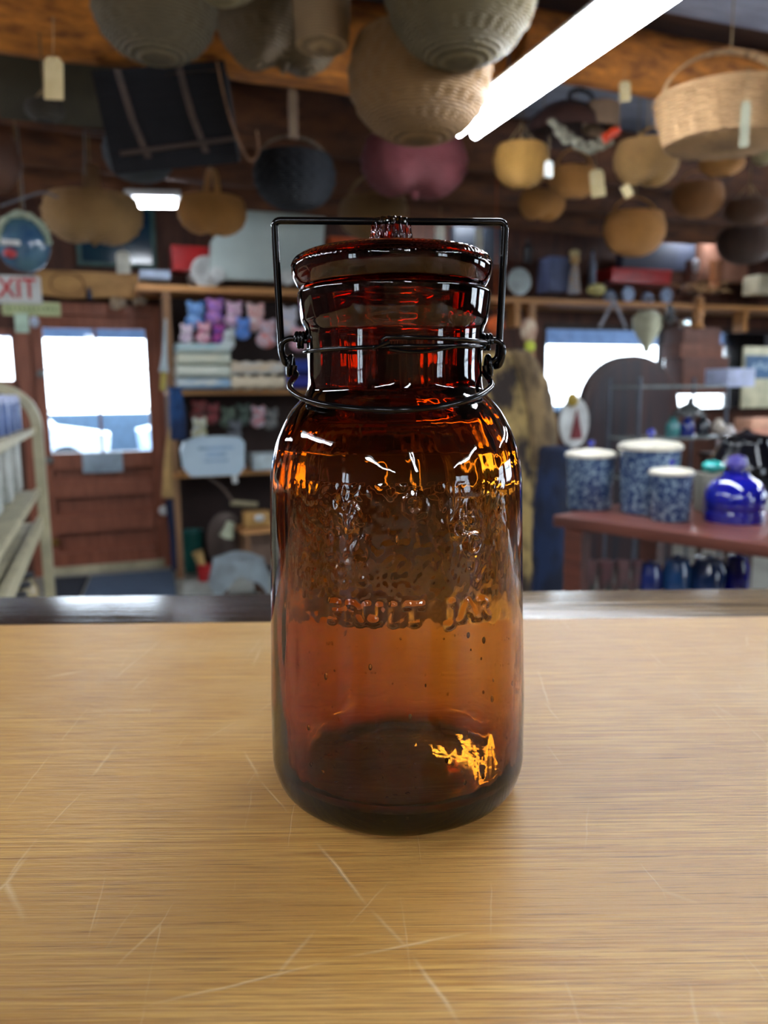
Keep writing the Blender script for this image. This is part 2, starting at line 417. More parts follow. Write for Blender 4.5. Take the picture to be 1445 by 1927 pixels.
# wire closure
def wp(px, py, d): return aty(px, py, d) - Vector((jx, JD, CT))
bw = MB(); WR = .00180
cor = lambda a, b, c, k=5: [a * (1 - t) ** 2 + b * 2 * t * (1 - t) + c * t * t for t in [i / k for i in range(k + 1)]]
TL, TR = wp(516, 415, JD - .004), wp(951, 418, JD - .004); BL, BR = wp(530, 668, JD), wp(938, 672, JD)
LL, LRR = wp(545, 684, JD), wp(922, 686, JD)
def lerp(a, b, t): return a * (1 - t) + b * t
path = [LL + Vector((.001, 0, 0)), lerp(LL, BL, .6)] + cor(lerp(BL, LL, .35), BL, lerp(BL, TL, .04)) + [lerp(BL, TL, .5)] + cor(lerp(TL, BL, .05), TL, lerp(TL, TR, .03)) + [lerp(TL, TR, .5)] + cor(lerp(TR, TL, .03), TR, lerp(TR, BR, .05)) + [lerp(TR, BR, .5)] + cor(lerp(BR, TR, .04), BR, lerp(BR, LRR, .35)) + [LRR - Vector((.001, 0, 0))]
bw.tube(path, WR, 12); bw.build('carrying_bail', M_black, jar)
RN = rside(165, 655)
rw = MB(); ringz = wp(740, 648, JD - RN).z
rw.tube([Vector(((RN + .0012) * math.cos(t), (RN + .0012) * math.sin(t), ringz + .0012 * math.sin(t * 1 + .6))) for t in [2 * PI * i / 96 for i in range(96)]], .0010, 10, closed=True)
# overlapping second wire strand on the front right, twisted at its ends
s2 = [Vector(((RN + .0030) * math.cos(t), (RN + .0030) * math.sin(t), ringz + .0030 - .0009 * abs(math.cos(t)))) for t in [-PI * .53 + (PI * .49) * i / 24 for i in range(25)]]
rw.tube([s2[0] + Vector((-.0012, .001, -.002)), s2[0] + Vector((-.0016, 0, -.0008))] + s2, .0010, 10)
s3 = [Vector(((RN + .0022) * math.cos(t), (RN + .0022) * math.sin(t), ringz - .0022 - .0014 * math.sin(i * .28))) for i, t in enumerate([-PI * .52 + (PI * .30) * i / 20 for i in range(21)])]
rw.tube(s3, .0008, 8)
s4 = [Vector(((RN + .0030) * math.cos(t), (RN + .0030) * math.sin(t), ringz - .002 + .003 * i / 6)) for i, t in enumerate([-PI * .57 + .16 * i / 6 for i in range(7)])]
rw.tube(s4, lambda q: .0007 + .0005 * q, 8)
rw.build('neck_wire', M_black, jar)
for sg, (cx1, cx2, ly) in ((-1, (566, 531, 640)), (1, (915, 945, 644))):
    e = MB()
    c0 = wp(cx1, ly, JD - .002)
    coil = []
    for i in range(60):
        t = i / 60 * 2.6 * 2 * PI
        coil.append(c0 + Vector((sg * (-.0018 + .0042 * i / 60), .0030 * math.cos(t), .0034 * math.sin(t))))
    e.tube(coil, .0011, 10)
    P = [wp(cx1 - sg * 12, ly + 1, JD - .003), wp(cx1 + sg * 2, ly, JD - .003), wp((cx1 + cx2) / 2 + sg * 2, ly - 3 if sg < 0 else ly - 3, JD - .003), wp(cx2 - sg * 1, ly + 5, JD - .003), wp(cx2 + sg * 1, ly + 22, JD - .003), wp(cx2 - sg * 5, ly + 42, JD - .002), wp(cx2 - sg * 14, ly + 46, JD)]
    e.tube(smooth_path(P, 6), .00155, 12)
    e.build('side_ear', M_black, jar)
lb = MB()
eyeL, eyeR = wp(545, 688, JD), wp(921, 688, JD)
for c in (eyeL, eyeR):
    sgn = -1 if c is eyeL else 1
    lb.tube([c + Vector((sgn * (-.0028 + .0042 * i / 36), .0030 * math.cos(i / 36 * 2 * PI * 1.6 + PI), .0046 * math.sin(i / 36 * 2 * PI * 1.6 + PI))) for i in range(37)], .0014, 12)
F = [eyeL + Vector((.0018, 0, -.003)), wp(557, 706, JD - .002), wp(546, 722, JD - .010), wp(552, 738, JD - .020)]
for px, py, d in ((585, 755, .036), (640, 766, .046), (740, 772, .053), (835, 764, .047), (893, 748, .034)): F.append(wp(px, py, JD - d))
F += [wp(922, 730, JD - .018), wp(922, 716, JD - .010), wp(912, 702, JD - .002), eyeR + Vector((-.0018, 0, -.003))]
lb.tube(smooth_path(F, 8), .00155, 12)
lb.build('lower_bail', M_black, jar)

# ------------------------------------------------------------------ counter
YB = atz(200, 1174, CT).y; YE = atz(200, 1121, CT).y
scr = []
def S(x0, y0, x1, y1, w=.0009, st=.9):
    a, b = atz(x0, y0, CT), atz(x1, y1, CT); scr.append((a.x, a.y, b.x, b.y, w, st))
S(598, 1580, 700, 1705, .0012, .9); S(700, 1705, 780, 1790, .0012, .9); S(780, 1790, 875, 1930, .0013, .95)
S(462, 1410, 492, 1465, .0012, .8); S(492, 1465, 548, 1530, .0009, .8); S(602, 1742, 512, 1850, .0013, .8); S(740, 1652, 655, 1745, .0007, .6)
S(905, 1748, 640, 1802, .0009, .6); S(640, 1802, 270, 1890, .0009, .6); S(170, 1480, 80, 1570, .0007, .5); S(80, 1570, 0, 1680, .0010, .5)
S(495, 1215, 478, 1255, .0016, .5); S(395, 1415, 383, 1440, .0014, .5); S(560, 1290, 480, 1345, .0008, .4); S(460, 1350, 370, 1400, .0008, .4); S(270, 1690, 200, 1790, .0006, .4); S(1110, 1510, 1104, 1600, .0006, .35); S(330, 1495, 325, 1500, .002, .8)
M_oak = counter_mat(scr)
cnt = thing('shop_counter', 'long wooden shop counter with scratched golden oak top under the amber jar', 'counter', (0, 0, 0))
MB().box((.15, (YB - .9) / 2, CT - .02), (3.4, YB + .9, .04)).build('worktop', M_oak, cnt)
t = NT('worn_dark_edge'); p = t.n('ShaderNodeBsdfPrincipled', Roughness=.2); p.inputs['Specular IOR Level'].default_value = .4; tc = t.n('ShaderNodeTexCoord')
mp = t.n('ShaderNodeMapping'); mp.inputs['Scale'].default_value = (5, 160, 1); t.l(tc.outputs['Object'], mp.inputs[0])
nz = t.n('ShaderNodeTexNoise', Scale=1.0, Detail=5.0); t.l(mp.outputs[0], nz.inputs['Vector'])
rp = t.n('ShaderNodeMapRange'); rp.inputs[1].default_value = .35; rp.inputs[2].default_value = .65; t.l(nz.outputs[0], rp.inputs[0])
sx = t.n('ShaderNodeSeparateXYZ'); t.l(tc.outputs['Object'], sx.inputs[0]); wr = t.n('ShaderNodeMapRange'); wr.inputs[1].default_value = -.02; wr.inputs[2].default_value = .16; t.l(sx.outputs[0], wr.inputs[0])
dk = t.mix(rp.outputs[0], srgb(22, 17, 15), srgb(62, 48, 42)); ltc = t.mix(rp.outputs[0], srgb(84, 66, 46), srgb(146, 122, 90))
t.l(t.mix(wr.outputs[0], dk, ltc), p.inputs['Base Color'])
b = t.n('ShaderNodeBump', Strength=.7, Distance=.002); t.l(nz.outputs[0], b.inputs['Height']); t.l(b.outputs[0], p.inputs['Normal']); t.l(p.outputs[0], t.out.inputs[0])
MB().box((.15, (YB + YE) / 2, CT - .0215), (3.4, YE - YB, .043), bev=.0012).build('edge_board', t.m, cnt)
MB().box((.15, -.1, .565), (3.3, 1.3, 1.13)).build('cabinet_body', M_dkwood, cnt)

# ------------------------------------------------------------------ room shell
DN = 6.48; S0, S1, N0, CH = -3.0, 9.0, -5.0, 3.0
RZ = RA
def struct(name, mb, m_, loc=(0, 0, 0), rz=RZ, smooth=False):
    o = mb.build(name, m_, loc=loc, rz=rz, smooth=smooth); o['kind'] = 'structure'; return o
# local room frame: x = along the far wall, y = towards it, z up
struct('floor', MB().box(((S0 + S1) / 2, (N0 + DN) / 2, -.05), (S1 - S0, DN - N0, .1)), M_floor)
struct('ceiling', MB().box(((S0 + S1) / 2, (N0 + DN) / 2, CH + .05), (S1 - S0, DN - N0, .1)), M_ceil)
def sn(p): return p.dot(U), p.dot(N)
dA = sn(atn(84, 1000, DN))[0]; dB = sn(atn(306, 1000, DN))[0]; DT = 2.0
# window openings in the far wall: (s0, s1, z0, z1)
wl = (S0 + 1.3, sn(atn(38, 700, DN))[0], atn(20, 728, DN).z, atn(20, 618, DN).z)
wr_ = (sn(atn(1022, 612, DN))[0], 8.2, 1.15, atn(1200, 612, DN).z)
def wall_with_holes(name, x0, x1, z0, z1, holes, m_, y, th, axis='x'):
    mb = MB(); xs = sorted({x0, x1} | {h[0] for h in holes} | {h[1] for h in holes}); 
    for a, b_ in zip(xs, xs[1:]):
        mid = (a + b_) / 2; hs = sorted([h for h in holes if h[0] <= mid <= h[1]], key=lambda h: h[2]); z = z0
        for h in hs:
            if h[2] > z: add = (a, b_, z, h[2]); _b(mb, add, y, th, axis)
            z = h[3]
        if z < z1: _b(mb, (a, b_, z, z1), y, th, axis)
    return struct(name, mb, m_)
def _b(mb, q, y, th, axis):
    a, b_, z0, z1 = q
    if axis == 'x': mb.box(((a + b_) / 2, y, (z0 + z1) / 2), (b_ - a, th, z1 - z0))
    else: mb.box((y, (a + b_) / 2, (z0 + z1) / 2), (th, b_ - a, z1 - z0))
wall_with_holes('wall_back', S0, S1, 0, CH, [(dA, dB, 0, DT), wl, wr_], M_wallb, DN + .06, .12)
bwin = [(3.6, 5.2, 1.0, 2.2)]
wall_with_holes('wall_front', S0, S1, 0, CH, bwin, mat('warm_wall', (150, 118, 84), .8), N0 - .06, .12)
wall_with_holes('wall_left', N0, DN, 0, CH, [(-1.5, -.9, 1.1, 2.1)], M_wallb, S0 - .06, .12, 'y')
rwin = [(-1.0, .4, 1.0, 2.2), (1.4, 3.2, 1.0, 2.2)]
wall_with_holes('wall_right', N0, DN, 0, CH, rwin, M_wallb, S1 + .06, .12, 'y')
def window(name, q, y, nx, nz_, m_, axis='x', bar=.035):
    a, b_, z0, z1 = q; fr = MB(); w = .05
    def bx(cx, cz, dx, dz, mb=fr, th=.07):
        if axis == 'x': mb.box((cx, y, cz), (dx, th, dz))
        else: mb.box((y, cx, cz), (th, dx, dz))
    bx(a + w / 2, (z0 + z1) / 2, w, z1 - z0); bx(b_ - w / 2, (z0 + z1) / 2, w, z1 - z0)
    bx((a + b_) / 2, z0 + w / 2, b_ - a, w); bx((a + b_) / 2, z1 - w / 2, b_ - a, w)
    for i in range(1, nx): bx(a + (b_ - a) * i / nx, (z0 + z1) / 2, bar, z1 - z0)
    for i in range(1, nz_): bx((a + b_) / 2, z0 + (z1 - z0) * i / nz_, b_ - a, bar)
    o = struct(name, fr, m_)
    pm = MB(); bx((a + b_) / 2, (z0 + z1) / 2, b_ - a - .02, z1 - z0 - .02, pm, .006)
    pm.build('window_pane', pane_mat(), o, smooth=False); return o
window('window_1', wl, DN + .05, 2, 1, M_redoor)
window('window_2', wr_, DN + .05, 3, 1, M_dkwood)
for i, q in enumerate(bwin): window('window_%d' % (3 + i), q, N0 - .05, 2, 2, M_white)
window('window_5', (-1.5, -.9, 1.1, 2.1), S0 - .05, 2, 2, M_white, 'y')
for i, q in enumerate(rwin): window('window_%d' % (6 + i), q, S1 + .05, 2, 2, M_white, 'y')
def portal(s, n, z, w, h, d):
    l = bpy.data.lights.new('daylight_portal', 'AREA'); l.shape = 'RECTANGLE'; l.size = w; l.size_y = h; l.energy = 1; l.cycles.is_portal = True
    o = bpy.data.objects.new('daylight_portal', l); COL.objects.link(o); o.location = room(s, n, z); dv = U * d[0] + N * d[1]
    o.rotation_euler = dv.to_track_quat('-Z', 'Y').to_euler()
for q in (wl, wr_, (dA + .1, dB - .1, 1.05, 1.95)): portal((q[0] + q[1]) / 2, DN + .14, (q[2] + q[3]) / 2, q[1] - q[0], q[3] - q[2], (0, -1))
for q in bwin: portal((q[0] + q[1]) / 2, N0 - .14, (q[2] + q[3]) / 2, q[1] - q[0], q[3] - q[2], (0, 1))
portal(S0 - .14, -1.2, 1.6, .6, 1.0, (1, 0))
for q in rwin: portal(S1 + .14, (q[0] + q[1]) / 2, 1.6, q[1] - q[0], 1.2, (-1, 0))

# door with a glazed upper half and three sunk panels
door = thing('door_1', None, None, room((dA + dB) / 2, DN + .02, 0), RZ); door['kind'] = 'structure'
DW = dB - dA; lz = atn(200, 850, DN).z; uz = atn(200, 619, DN).z
g0, g1 = sn(atn(97, 850, DN))[0] - (dA + dB) / 2, sn(atn(285, 850, DN))[0] - (dA + dB) / 2
d = MB()
d.box((-(DW / 2 + g0 * -1) / 2 - 0, 0, DT / 2), (DW / 2 + g0, .05, DT))
d.box(((DW / 2 + g1) / 2, 0, DT / 2), (DW / 2 - g1, .05, DT))
d.box(((g0 + g1) / 2, 0, (uz + DT) / 2), (g1 - g0, .05, DT - uz))
rails = [(0, .16), (.36, .44), (.60, .68), (lz - .24, lz)]
rails = [(0, atn(200, 1035, DN).z), (atn(200, 998, DN).z, atn(200, 968, DN).z), (atn(200, 932, DN).z, atn(200, 905, DN).z), (atn(200, 880, DN).z, lz)]
for a, b_ in rails: d.box(((g0 + g1) / 2, -.008, (a + b_) / 2), (g1 - g0, .066, b_ - a))
d.build('door_frame_rails', M_redoor, door, smooth=False)
for (a, b_), (c_, e_) in zip(rails, rails[1:]):
    MB().box(((g0 + g1) / 2, .030, (b_ + c_) / 2), (g1 - g0, .02, c_ - b_)).prism([(0, 0)] + [(.03, 0), (.03, .03)], g0, g1, M=Matrix(((0, 1, 0, 0), (-1, 0, 0, .018), (0, 0, 1, b_), (0, 0, 0, 1)))).build('panel', M_redoor, door, smooth=False)
mz = atn(200, 771, DN).z
pm = MB().box(((g0 + g1) / 2, .01, (lz + uz) / 2), (g1 - g0, .005, uz - lz)); pm.build('window_pane', pane_mat(), door, smooth=False)
mb = MB().box(((g0 + g1) / 2, 0, mz), (g1 - g0, .04, .022)); mb.box(((g0 + g1) / 2, 0, (lz + uz) / 2), (.022, .04, uz - lz)); mb.box(((g0 + g1) / 2, 0, (mz + uz) / 2), (g1 - g0, .03, .012))
mb.build('muntin', M_redoor, door, smooth=False)
def dloc(px, py, n=DN - .03):
    p = atn(px, py, n); return Vector((sn(p)[0] - (dA + dB) / 2, n - DN - .02, p.z))
c_ = dloc(104, 1020); tag(MB().lathe([(0, .03), (.018, .028), (.03, .015), (.028, 0), (.012, -.01), (.012, -.03)], 20, M=Matrix.Rotation(PI / 2, 3, 'X')).build('door_knob', mat('brass', (190, 150, 80), .3, .9), door, loc=c_), 'round brass knob')
c_ = dloc(93, 866); MB().lathe([(0, .014), (.026, .012), (.028, 0), (.028, -.012)], 20, M=Matrix.Rotation(PI / 2, 3, 'X')).build('deadbolt', M_grey, door, loc=c_)
c_ = dloc(77, 703, DN - .05); MB().lathe([(0, .014), (.026, .012), (.028, 0), (.028, -.012)], 20, M=Matrix.Rotation(PI / 2, 3, 'X')).build('upper_lock', M_grey, door, loc=c_)
MB().box((0, -.04, .03), (DW, .03, .06)).build('sweep', M_cream, door, smooth=False)
tr = MB(); jw = .09
tr.box((dA - jw / 2, DN - .01, DT / 2), (jw, .06, DT)); tr.box((dB + jw / 2, DN - .01, DT / 2), (jw, .06, DT)); tr.box(((dA + dB) / 2, DN - .012, DT + jw / 2), (DW + 2 * jw, .066, jw))
struct('trim_1', tr, M_redoor)
struct('trim_2', MB().box((dA - .09 - (dA - .09 - wl[1]) / 2, DN - .005, DT / 2), (dA - .09 - wl[1], .03, DT)), M_redoor)
# outside: porch, ground and low hedge seen through the glass
struct('ground', MB().box((3, DN + 15, -.15), (60, 29, .1)), mat('car_park', (70, 78, 90), .8), smooth=False)
struct('roof', MB().box((3, DN + 1.3, 2.35), (14, 2.4, .1)).box((3, DN + 2.5, 2.17), (14, .1, .34)), mat('porch_blue', (120, 150, 190), .7))
tag(MB().box((0, 0, .5), (30, .8, 1.1), bev=.1).build('hedge', mat('hedge_green', (58, 76, 92), .9), loc=room(2, DN + 16, -.1), rz=RZ), 'low hedge across the car park beyond the door glass', 'hedge', kind='stuff')
for k, (s_, c_) in enumerate(((-1.9, (206, 212, 220)), (2.7, (170, 190, 214)))):  # pale cars added to make bright patches in the lower door panes
    cr = thing('parked_car', ['pale parked car seen through the left of the door glass', 'bluish parked car seen through the right of the door glass'][k], 'car', room(s_, DN + 9, -.1), RZ)
    MB().prism([(-2, .3), (2, .3), (2.05, .8), (1.1, .95), (.6, 1.45), (-1.1, 1.45), (-1.6, .95), (-2.05, .85)], -.8, .8).build('body', mat('car_%d' % k, c_, .3), cr)
    for x in (-1.3, 1.3): MB().cyl((x, -.82, .32), (x, .82, .32), .32, 20).build('wheel', M_dark, cr)

# hewn log beams and pale boards for the tube-lit stretch of ceiling
def beam(py, px, zc_, rad, k, m_, sa=S0, sb=S1):
    p = atz(px, py, zc_); s_, n_ = sn(p); mb = MB(); pts = []
    L = 46
    mb.lathe([(0, sa)] + [(rad, sa + .001)] + [(rad, sa + (sb - sa) * i / L) for i in range(1, L)] + [(rad, sb - .001), (0, sb)], 20, M=Matrix.Rotation(PI / 2, 3, 'Y'),
             fn=lambda a, q, r, z: (r * (1 + .16 * noise.noise(Vector((math.cos(a) * 1.3, math.sin(a) * 1.3 + k * 7, z * 1.4))) + .08 * noise.noise(Vector((a * 3, z * 5, k)))), z))
    return struct('ceiling_beam', mb, m_, loc=room(0, n_, zc_), smooth=True), n_
M_log2 = mat('dark_log', (112, 66, 34), .85, 0, (58, 32, 20), 5, (1, 3, 3), .8, 20, lo=.3, hi=.7, detail=7)
sj = sn(atz(930, 120, 2.8))[0]
_, nb1 = beam(100, 722, 2.80, .17, 1, M_log, S0, sj)
_, nbR = beam(118, 1200, 2.84, .13, 8, M_log, sj + .02, S1)
_, nb2 = beam(240, 640, 2.78, .15, 2, M_log2)
_, nb3 = beam(318, 640, 2.76, .14, 3, M_log2)
_, nb0 = beam(-330, 722, 2.80, .17, 5, M_log)
_, nb4 = beam(372, 640, 2.74, .13, 6, M_log2)
struct('ceiling_panel', MB().box((3.2 + 1.5, (nbR + 1.0), CH - .02), (7.6, 1.7, .02)), M_pale)
struct('ceiling_panel', MB().box((3.2 + 1.5, (nbR - .68), CH - .02), (7.6, 1.0, .02)), M_pale)

# ------------------------------------------------------------------ light fittings
TUBE = emit('tube_light', (236, 244, 255), 26.0)
def fixture(p0, p1, label, rt=.018, gap=.075, open_=True):
    d_ = (p1 - p0); L = d_.length; c = (p0 + p1) / 2
    rz_ = math.atan2(d_.y, d_.x); ry = -math.asin(d_.z / L)
    f_ = thing('fluorescent_light', label, 'light', c, rot=(0, ry, rz_), group='strip lights')
    MB().box((0, 0, .055), (L, .10, .05)).prism([(-L / 2, 0), (L / 2, 0), (L / 2, .01), (-L / 2, .01)], -.10, .10, M=Matrix.Translation((0, 0, .03))).build('housing', M_white if open_ else M_grey, f_, smooth=False)
    for s_ in (-1, 1): MB().cyl((-L / 2 + .03, s_ * gap / 2, 0), (L / 2 - .03, s_ * gap / 2, 0), rt, 10).build('tube', TUBE, f_)
    if CH - c.z > .15:
        for x in (-L * .35, L * .35): MB().cyl((x, 0, .08), (x, 0, CH - c.z - .01), .003, 6).build('hanging_rod', M_grey, f_)
    return f_
LZ = 2.42
pA = atz(872, 255, LZ); sA, nA = sn(pA)
fixture(room(sA, nA - 2.45, LZ), room(sA, nA, LZ), 'bright strip light slanting down from the top edge above the baskets')
pB = atn(236, 385, 5.3); pC = atn(340, 386, 5.3); fixture(pB, pC, 'small distant strip light between the two tan left baskets', .012, .05)
pB = atn(1282, 432, 6.0); pC = atn(1364, 436, 6.0); fixture(pB, pC, 'small distant strip light above the red wagon on the right', .010, .04)
pB = atn(780, 409, 6.0); pC = atn(925, 411, 6.0); fixture(pB, pC, 'thin distant strip light just behind the top bar of the jar bail', .008, .04)
for i, (s_, na, nb) in enumerate(((-1.6, -3.6, -1.2), (-.1, -3.9, -1.5), (2.4, -3.2, -.8), (-1.7, .2, 2.0), (4.6, .6, 3.0), (-2.1, 3.0, 5.2), (5.7, 2.4, 4.6))):  # last two are added out of view to brighten the far end
    fixture(room(s_, na, LZ), room(s_, nb, LZ), ['strip light at the far left behind the counter', 'strip light straight behind the counter', 'strip light on the right behind the counter', 'strip light over the left display rack', 'strip light over the right side of the shop', 'strip light by the left wall near the door', 'strip light by the window display on the right'][i])

# ------------------------------------------------------------------ baskets
def wickc(name, c): return wicker('wicker_' + name, c, tuple(int(x * .55) for x in c))
def band(mb, pts, w, t, wdir):
    # flat splint: width along wdir, thickness t
    pts = [Vector(p) for p in pts]; rings = []
    for i, p in enumerate(pts):
        tn = (pts[min(i + 1, len(pts) - 1)] - pts[max(i - 1, 0)]).normalized(); wd = Vector(wdir); nn = tn.cross(wd).normalized()
        rings.append([mb.bm.verts.new(p + wd * a * w / 2 + nn * b_ * t / 2) for a, b_ in ((-1, -1), (1, -1), (1, 1), (-1, 1))])
    for A, B in zip(rings, rings[1:]):
        for k in range(4): mb.bm.faces.new((A[k], A[(k + 1) % 4], B[(k + 1) % 4], B[k]))
    mb.bm.faces.new(rings[0][::-1]); mb.bm.faces.new(rings[-1])
def basket(px, ytop, ybot, wpx, n, color, label, handle=0, edge=False, lobes=0.0, deep=1.0, rz=None, cord=True, hw=.06, sy=.9, tiltx=0, under=None, shape=0, group=None, flare=1.0, top=None, hcol=None, ribs=20):
    c = atn(px, (ytop + ybot) / 2, n); k = mpp(c); R = wpx * k / 2; el = math.atan2(c.z - EYE, c.y)
    Hpx = (ybot - ytop) * k
    H = max((Hpx - R * 2 * sy * abs(math.sin(el)) * .55) / max(math.cos(el), .3), R * .55) * deep
    base = Vector((c.x, c.y, c.z - H / 2))
    rz = RZ if rz is None else rz
    if edge: rz += PI / 2
    b = thing('woven_basket', label, 'basket', base, rot=(math.radians(tiltx), 0, rz), group=group)
    m_ = wickc(color[0], color[1])
    rows = 26; prof = []
    for i in range(rows + 1):
        t_ = i / rows
        pm_ = PI * .66
        if shape == 0: r = R * math.sin(pm_ * t_) ** .85; z = H * (1 - math.cos(pm_ * t_)) / (1 - math.cos(pm_))
        else: r = R * (.80 + .20 * t_ ** .8); z = H * t_ ** 1.0
        prof.append((max(r * (1 - .06 * flare * max(0, t_ - .7)), 1e-3 if i else 0), z))
    prof[0] = (0, 0)
    inner_ = [(r * .93, z + H * .03) for r, z in prof[::-1]]; inner_[-1] = (0, H * .04)
    amp = .026
    def fn(a, q, r, z):
        w = 1 + (amp * .8 * abs(math.cos(ribs * a * .5)) + amp * .9 * math.cos(ribs * a + (q // 2 % 2) * PI) if q <= rows else 0)
        zz = z
        if lobes: zz += lobes * H * math.exp(-(math.cos(a) * r / (R * .28)) ** 2) * max(0, 1 - z / H)
        return r * w, zz
    sx_, sy_ = (1, sy)
    MB().lathe(prof + inner_, ribs * 4, fn=fn, sx=sx_, sy=sy_).build('bowl', m_, b)
    rr = prof[-1][0]
    MB().tube([Vector((rr * math.cos(t_) * sx_, rr * math.sin(t_) * sy_, H)) for t_ in [2 * PI * i / 40 for i in range(40)]], max(.02 * R * 2, .004), 8, closed=True).build('rim', m_, b)
    if lobes: 
        mb = MB(); band(mb, [Vector((0, 1.02 * rr * sy_ * math.cos(t_), H - H * (1 - lobes * .9) * math.sin(t_))) for t_ in [PI * i / 24 for i in range(25)]], R * .16, .004, (1, 0, 0)); mb.build('centre_rib', m_, b)
    if handle:
        hh = handle * k / max(math.cos(el), .4); mb = MB(); hm = wickc(*hcol) if hcol else m_
        pts = [Vector((rr * .96 * math.cos(t_), 0, H - .01 + hh * math.sin(t_))) for t_ in [PI * i / 28 for i in range(29)]]
        if lobes: pts = [Vector((0, rr * .96 * sy_ * math.cos(t_), H - .01 + hh * math.sin(t_))) for t_ in [PI * i / 28 for i in range(29)]]; band(mb, pts, R * hw * 2, .007, (1, 0, 0))
        else: band(mb, pts, R * hw * 2, .007, (0, 1, 0))
        mb.build('handle', hm, b)
        topz = H + hh - .01
    else: topz = H
    if cord:
        Lc = CH - .02 - (base.z + topz)
        if Lc > .05:
            mb = MB().tube([(0, 0, topz - .004), (0, 0, topz + Lc)], .0025, 6)
            if not handle:
                for a in (0, 2.09, 4.19): mb.tube([(rr * .95 * math.cos(a), rr * .95 * sy_ * math.sin(a), H), (0, 0, min(H + Lc, H + R * .8))], .0025, 6)
                mb.tube([(0, 0, H + min(R * .8, Lc)), (0, 0, H + Lc)], .0025, 6)
            mb.build('hanging_cord', M_string, b)
    return b
GB = ('greybrown', (122, 108, 80)); TB = ('taupe', (136, 114, 82)); OL = ('olive', (120, 104, 68)); TAN = ('tan', (156, 116, 66))
ORT = ('orangetan', (226, 158, 80)); GLD = ('gold', (226, 170, 84)); DKB = ('darkblue', (18, 24, 34)); MAR = ('maroon', (156, 80, 86)); BRN = ('brown', (112, 76, 50)); PAL = ('palestraw', (222, 176, 122))
basket(293, -60, 128, 228, 2.65, GB, 'grey-brown round basket at the top left above the dark slatted pack basket', cord=True, sy=1)
basket(415, -75, 12, 150, 2.5, ('pale', (176, 160, 120)), 'pale basket peeping in at the top edge between two grey-brown baskets', sy=1)
basket(530, -70, 155, 252, 3.0, TB, 'taupe ribbed basket at the top behind the pale fluted one', lobes=.15, sy=.95, ribs=26)
basket(604, -110, 92, 118, 2.5, ('fluted', (196, 164, 120)), 'pale fluted basket at the top edge over the right side of the taupe one', sy=1, ribs=30, shape=1)
basket(868, -150, 136, 292, 2.2, OL, 'large olive round basket nearest the strip light at the top', sy=1, ribs=26)
basket(790, 70, 282, 262, 2.5, TAN, 'large tan round basket hanging below the olive one over the jar lid', sy=1, ribs=26)
basket(780, 262, 385, 200, 3.5, MAR, 'maroon dyed two-lobed basket right above the jar lid', lobes=.16, sy=.85)
basket(555, 292, 402, 152, 3.5, DKB, 'dark blue-black basket hung on a pale split strap left of the jar knob', handle=40, sy=.9, hw=.07, hcol=('paleh', (150, 128, 104)))
basket(176, 368, 470, 176, 4.2, ('tanl', (210, 164, 104)), 'two-lobed tan basket with tall handle hanging left of the small strip light', handle=60, lobes=.12, sy=.85, rz=RZ + .1, hw=.11, hcol=('tanh', (200, 156, 110)))
basket(400, 372, 450, 126, 4.6, ORT, 'orange-tan two-lobed basket with tall handle right of the small strip light', handle=55, lobes=.12, sy=.85, rz=RZ + .1, hw=.09)
basket(702, 372, 455, 134, 4.4, TAN, 'tan basket with curved handle partly hidden behind the jar knob', handle=48, rz=RZ - .9, sy=.8)
basket(262, 255, 350, 128, 4.0, ('bluegrey', (82, 88, 94)), 'dim blue-grey basket under the dark slatted pack basket', sy=.9, tiltx=8)
basket(415, 275, 345, 100, 5.1, ('dimbrown', (44, 36, 38)), 'dim dark basket behind the handle of the orange-tan basket', sy=.9)
basket(85, 192, 234, 70, 3.2, ('dimolive', (70, 62, 50)), 'small dim olive basket below the long cream tag at the left', sy=1, cord=True)
basket(1368, 172, 292, 268, 2.45, PAL, 'pale straw market basket with tall arched handle at the right edge', handle=84, sy=.9, shape=1, rz=.06, hw=.075)
basket(980, 274, 358, 104, 3.3, GLD, 'golden round basket hanging just below the end of the strip light', sy=.9)
basket(1080, 316, 376, 92, 3.5, ORT, 'orange-tan basket with arched handle and cream tag right of the golden basket', handle=38, sy=.8, hw=.09)
basket(1020, 362, 420, 88, 3.8, ORT, 'small two-lobed basket below the golden basket', lobes=.16, sy=.8, handle=26)
basket(1216, 268, 358, 124, 3.2, ('honey', (226, 176, 106)), 'honey melon-shaped basket with thin handle left of the pale market basket', handle=30, sy=.85, lobes=.15, ribs=16)
basket(1358, 292, 334, 86, 3.4, ORT, 'shallow orange-tan basket directly under the pale market basket', sy=.85)
basket(1313, 348, 414, 98, 3.7, ('umber', (190, 130, 72)), 'umber round basket below the shallow one on the right', sy=.85, handle=30, hw=.05)
basket(1194, 402, 486, 116, 3.7, ORT, 'orange-tan melon basket lowest of the right-hand cluster', sy=.85, handle=34, hw=.05, ribs=16)
basket(1408, 380, 428, 90, 3.6, BRN, 'brown basket at the right edge above the straw heap', sy=.85)
basket(1404, 432, 500, 110, 4.1, ('dkbrown', (86, 60, 46)), 'dark brown basket lowest at the right edge', sy=.85)
basket(1445, 80, 190, 52, 3.2, ('ropebrown', (140, 96, 72)), 'narrow reddish brown basket cut by the right edge', sy=1, deep=1.2)
basket(1436, 268, 312, 40, 3.2, ('creamb', (196, 180, 130)), 'small cream basket cut by the right edge under the market basket', sy=1)

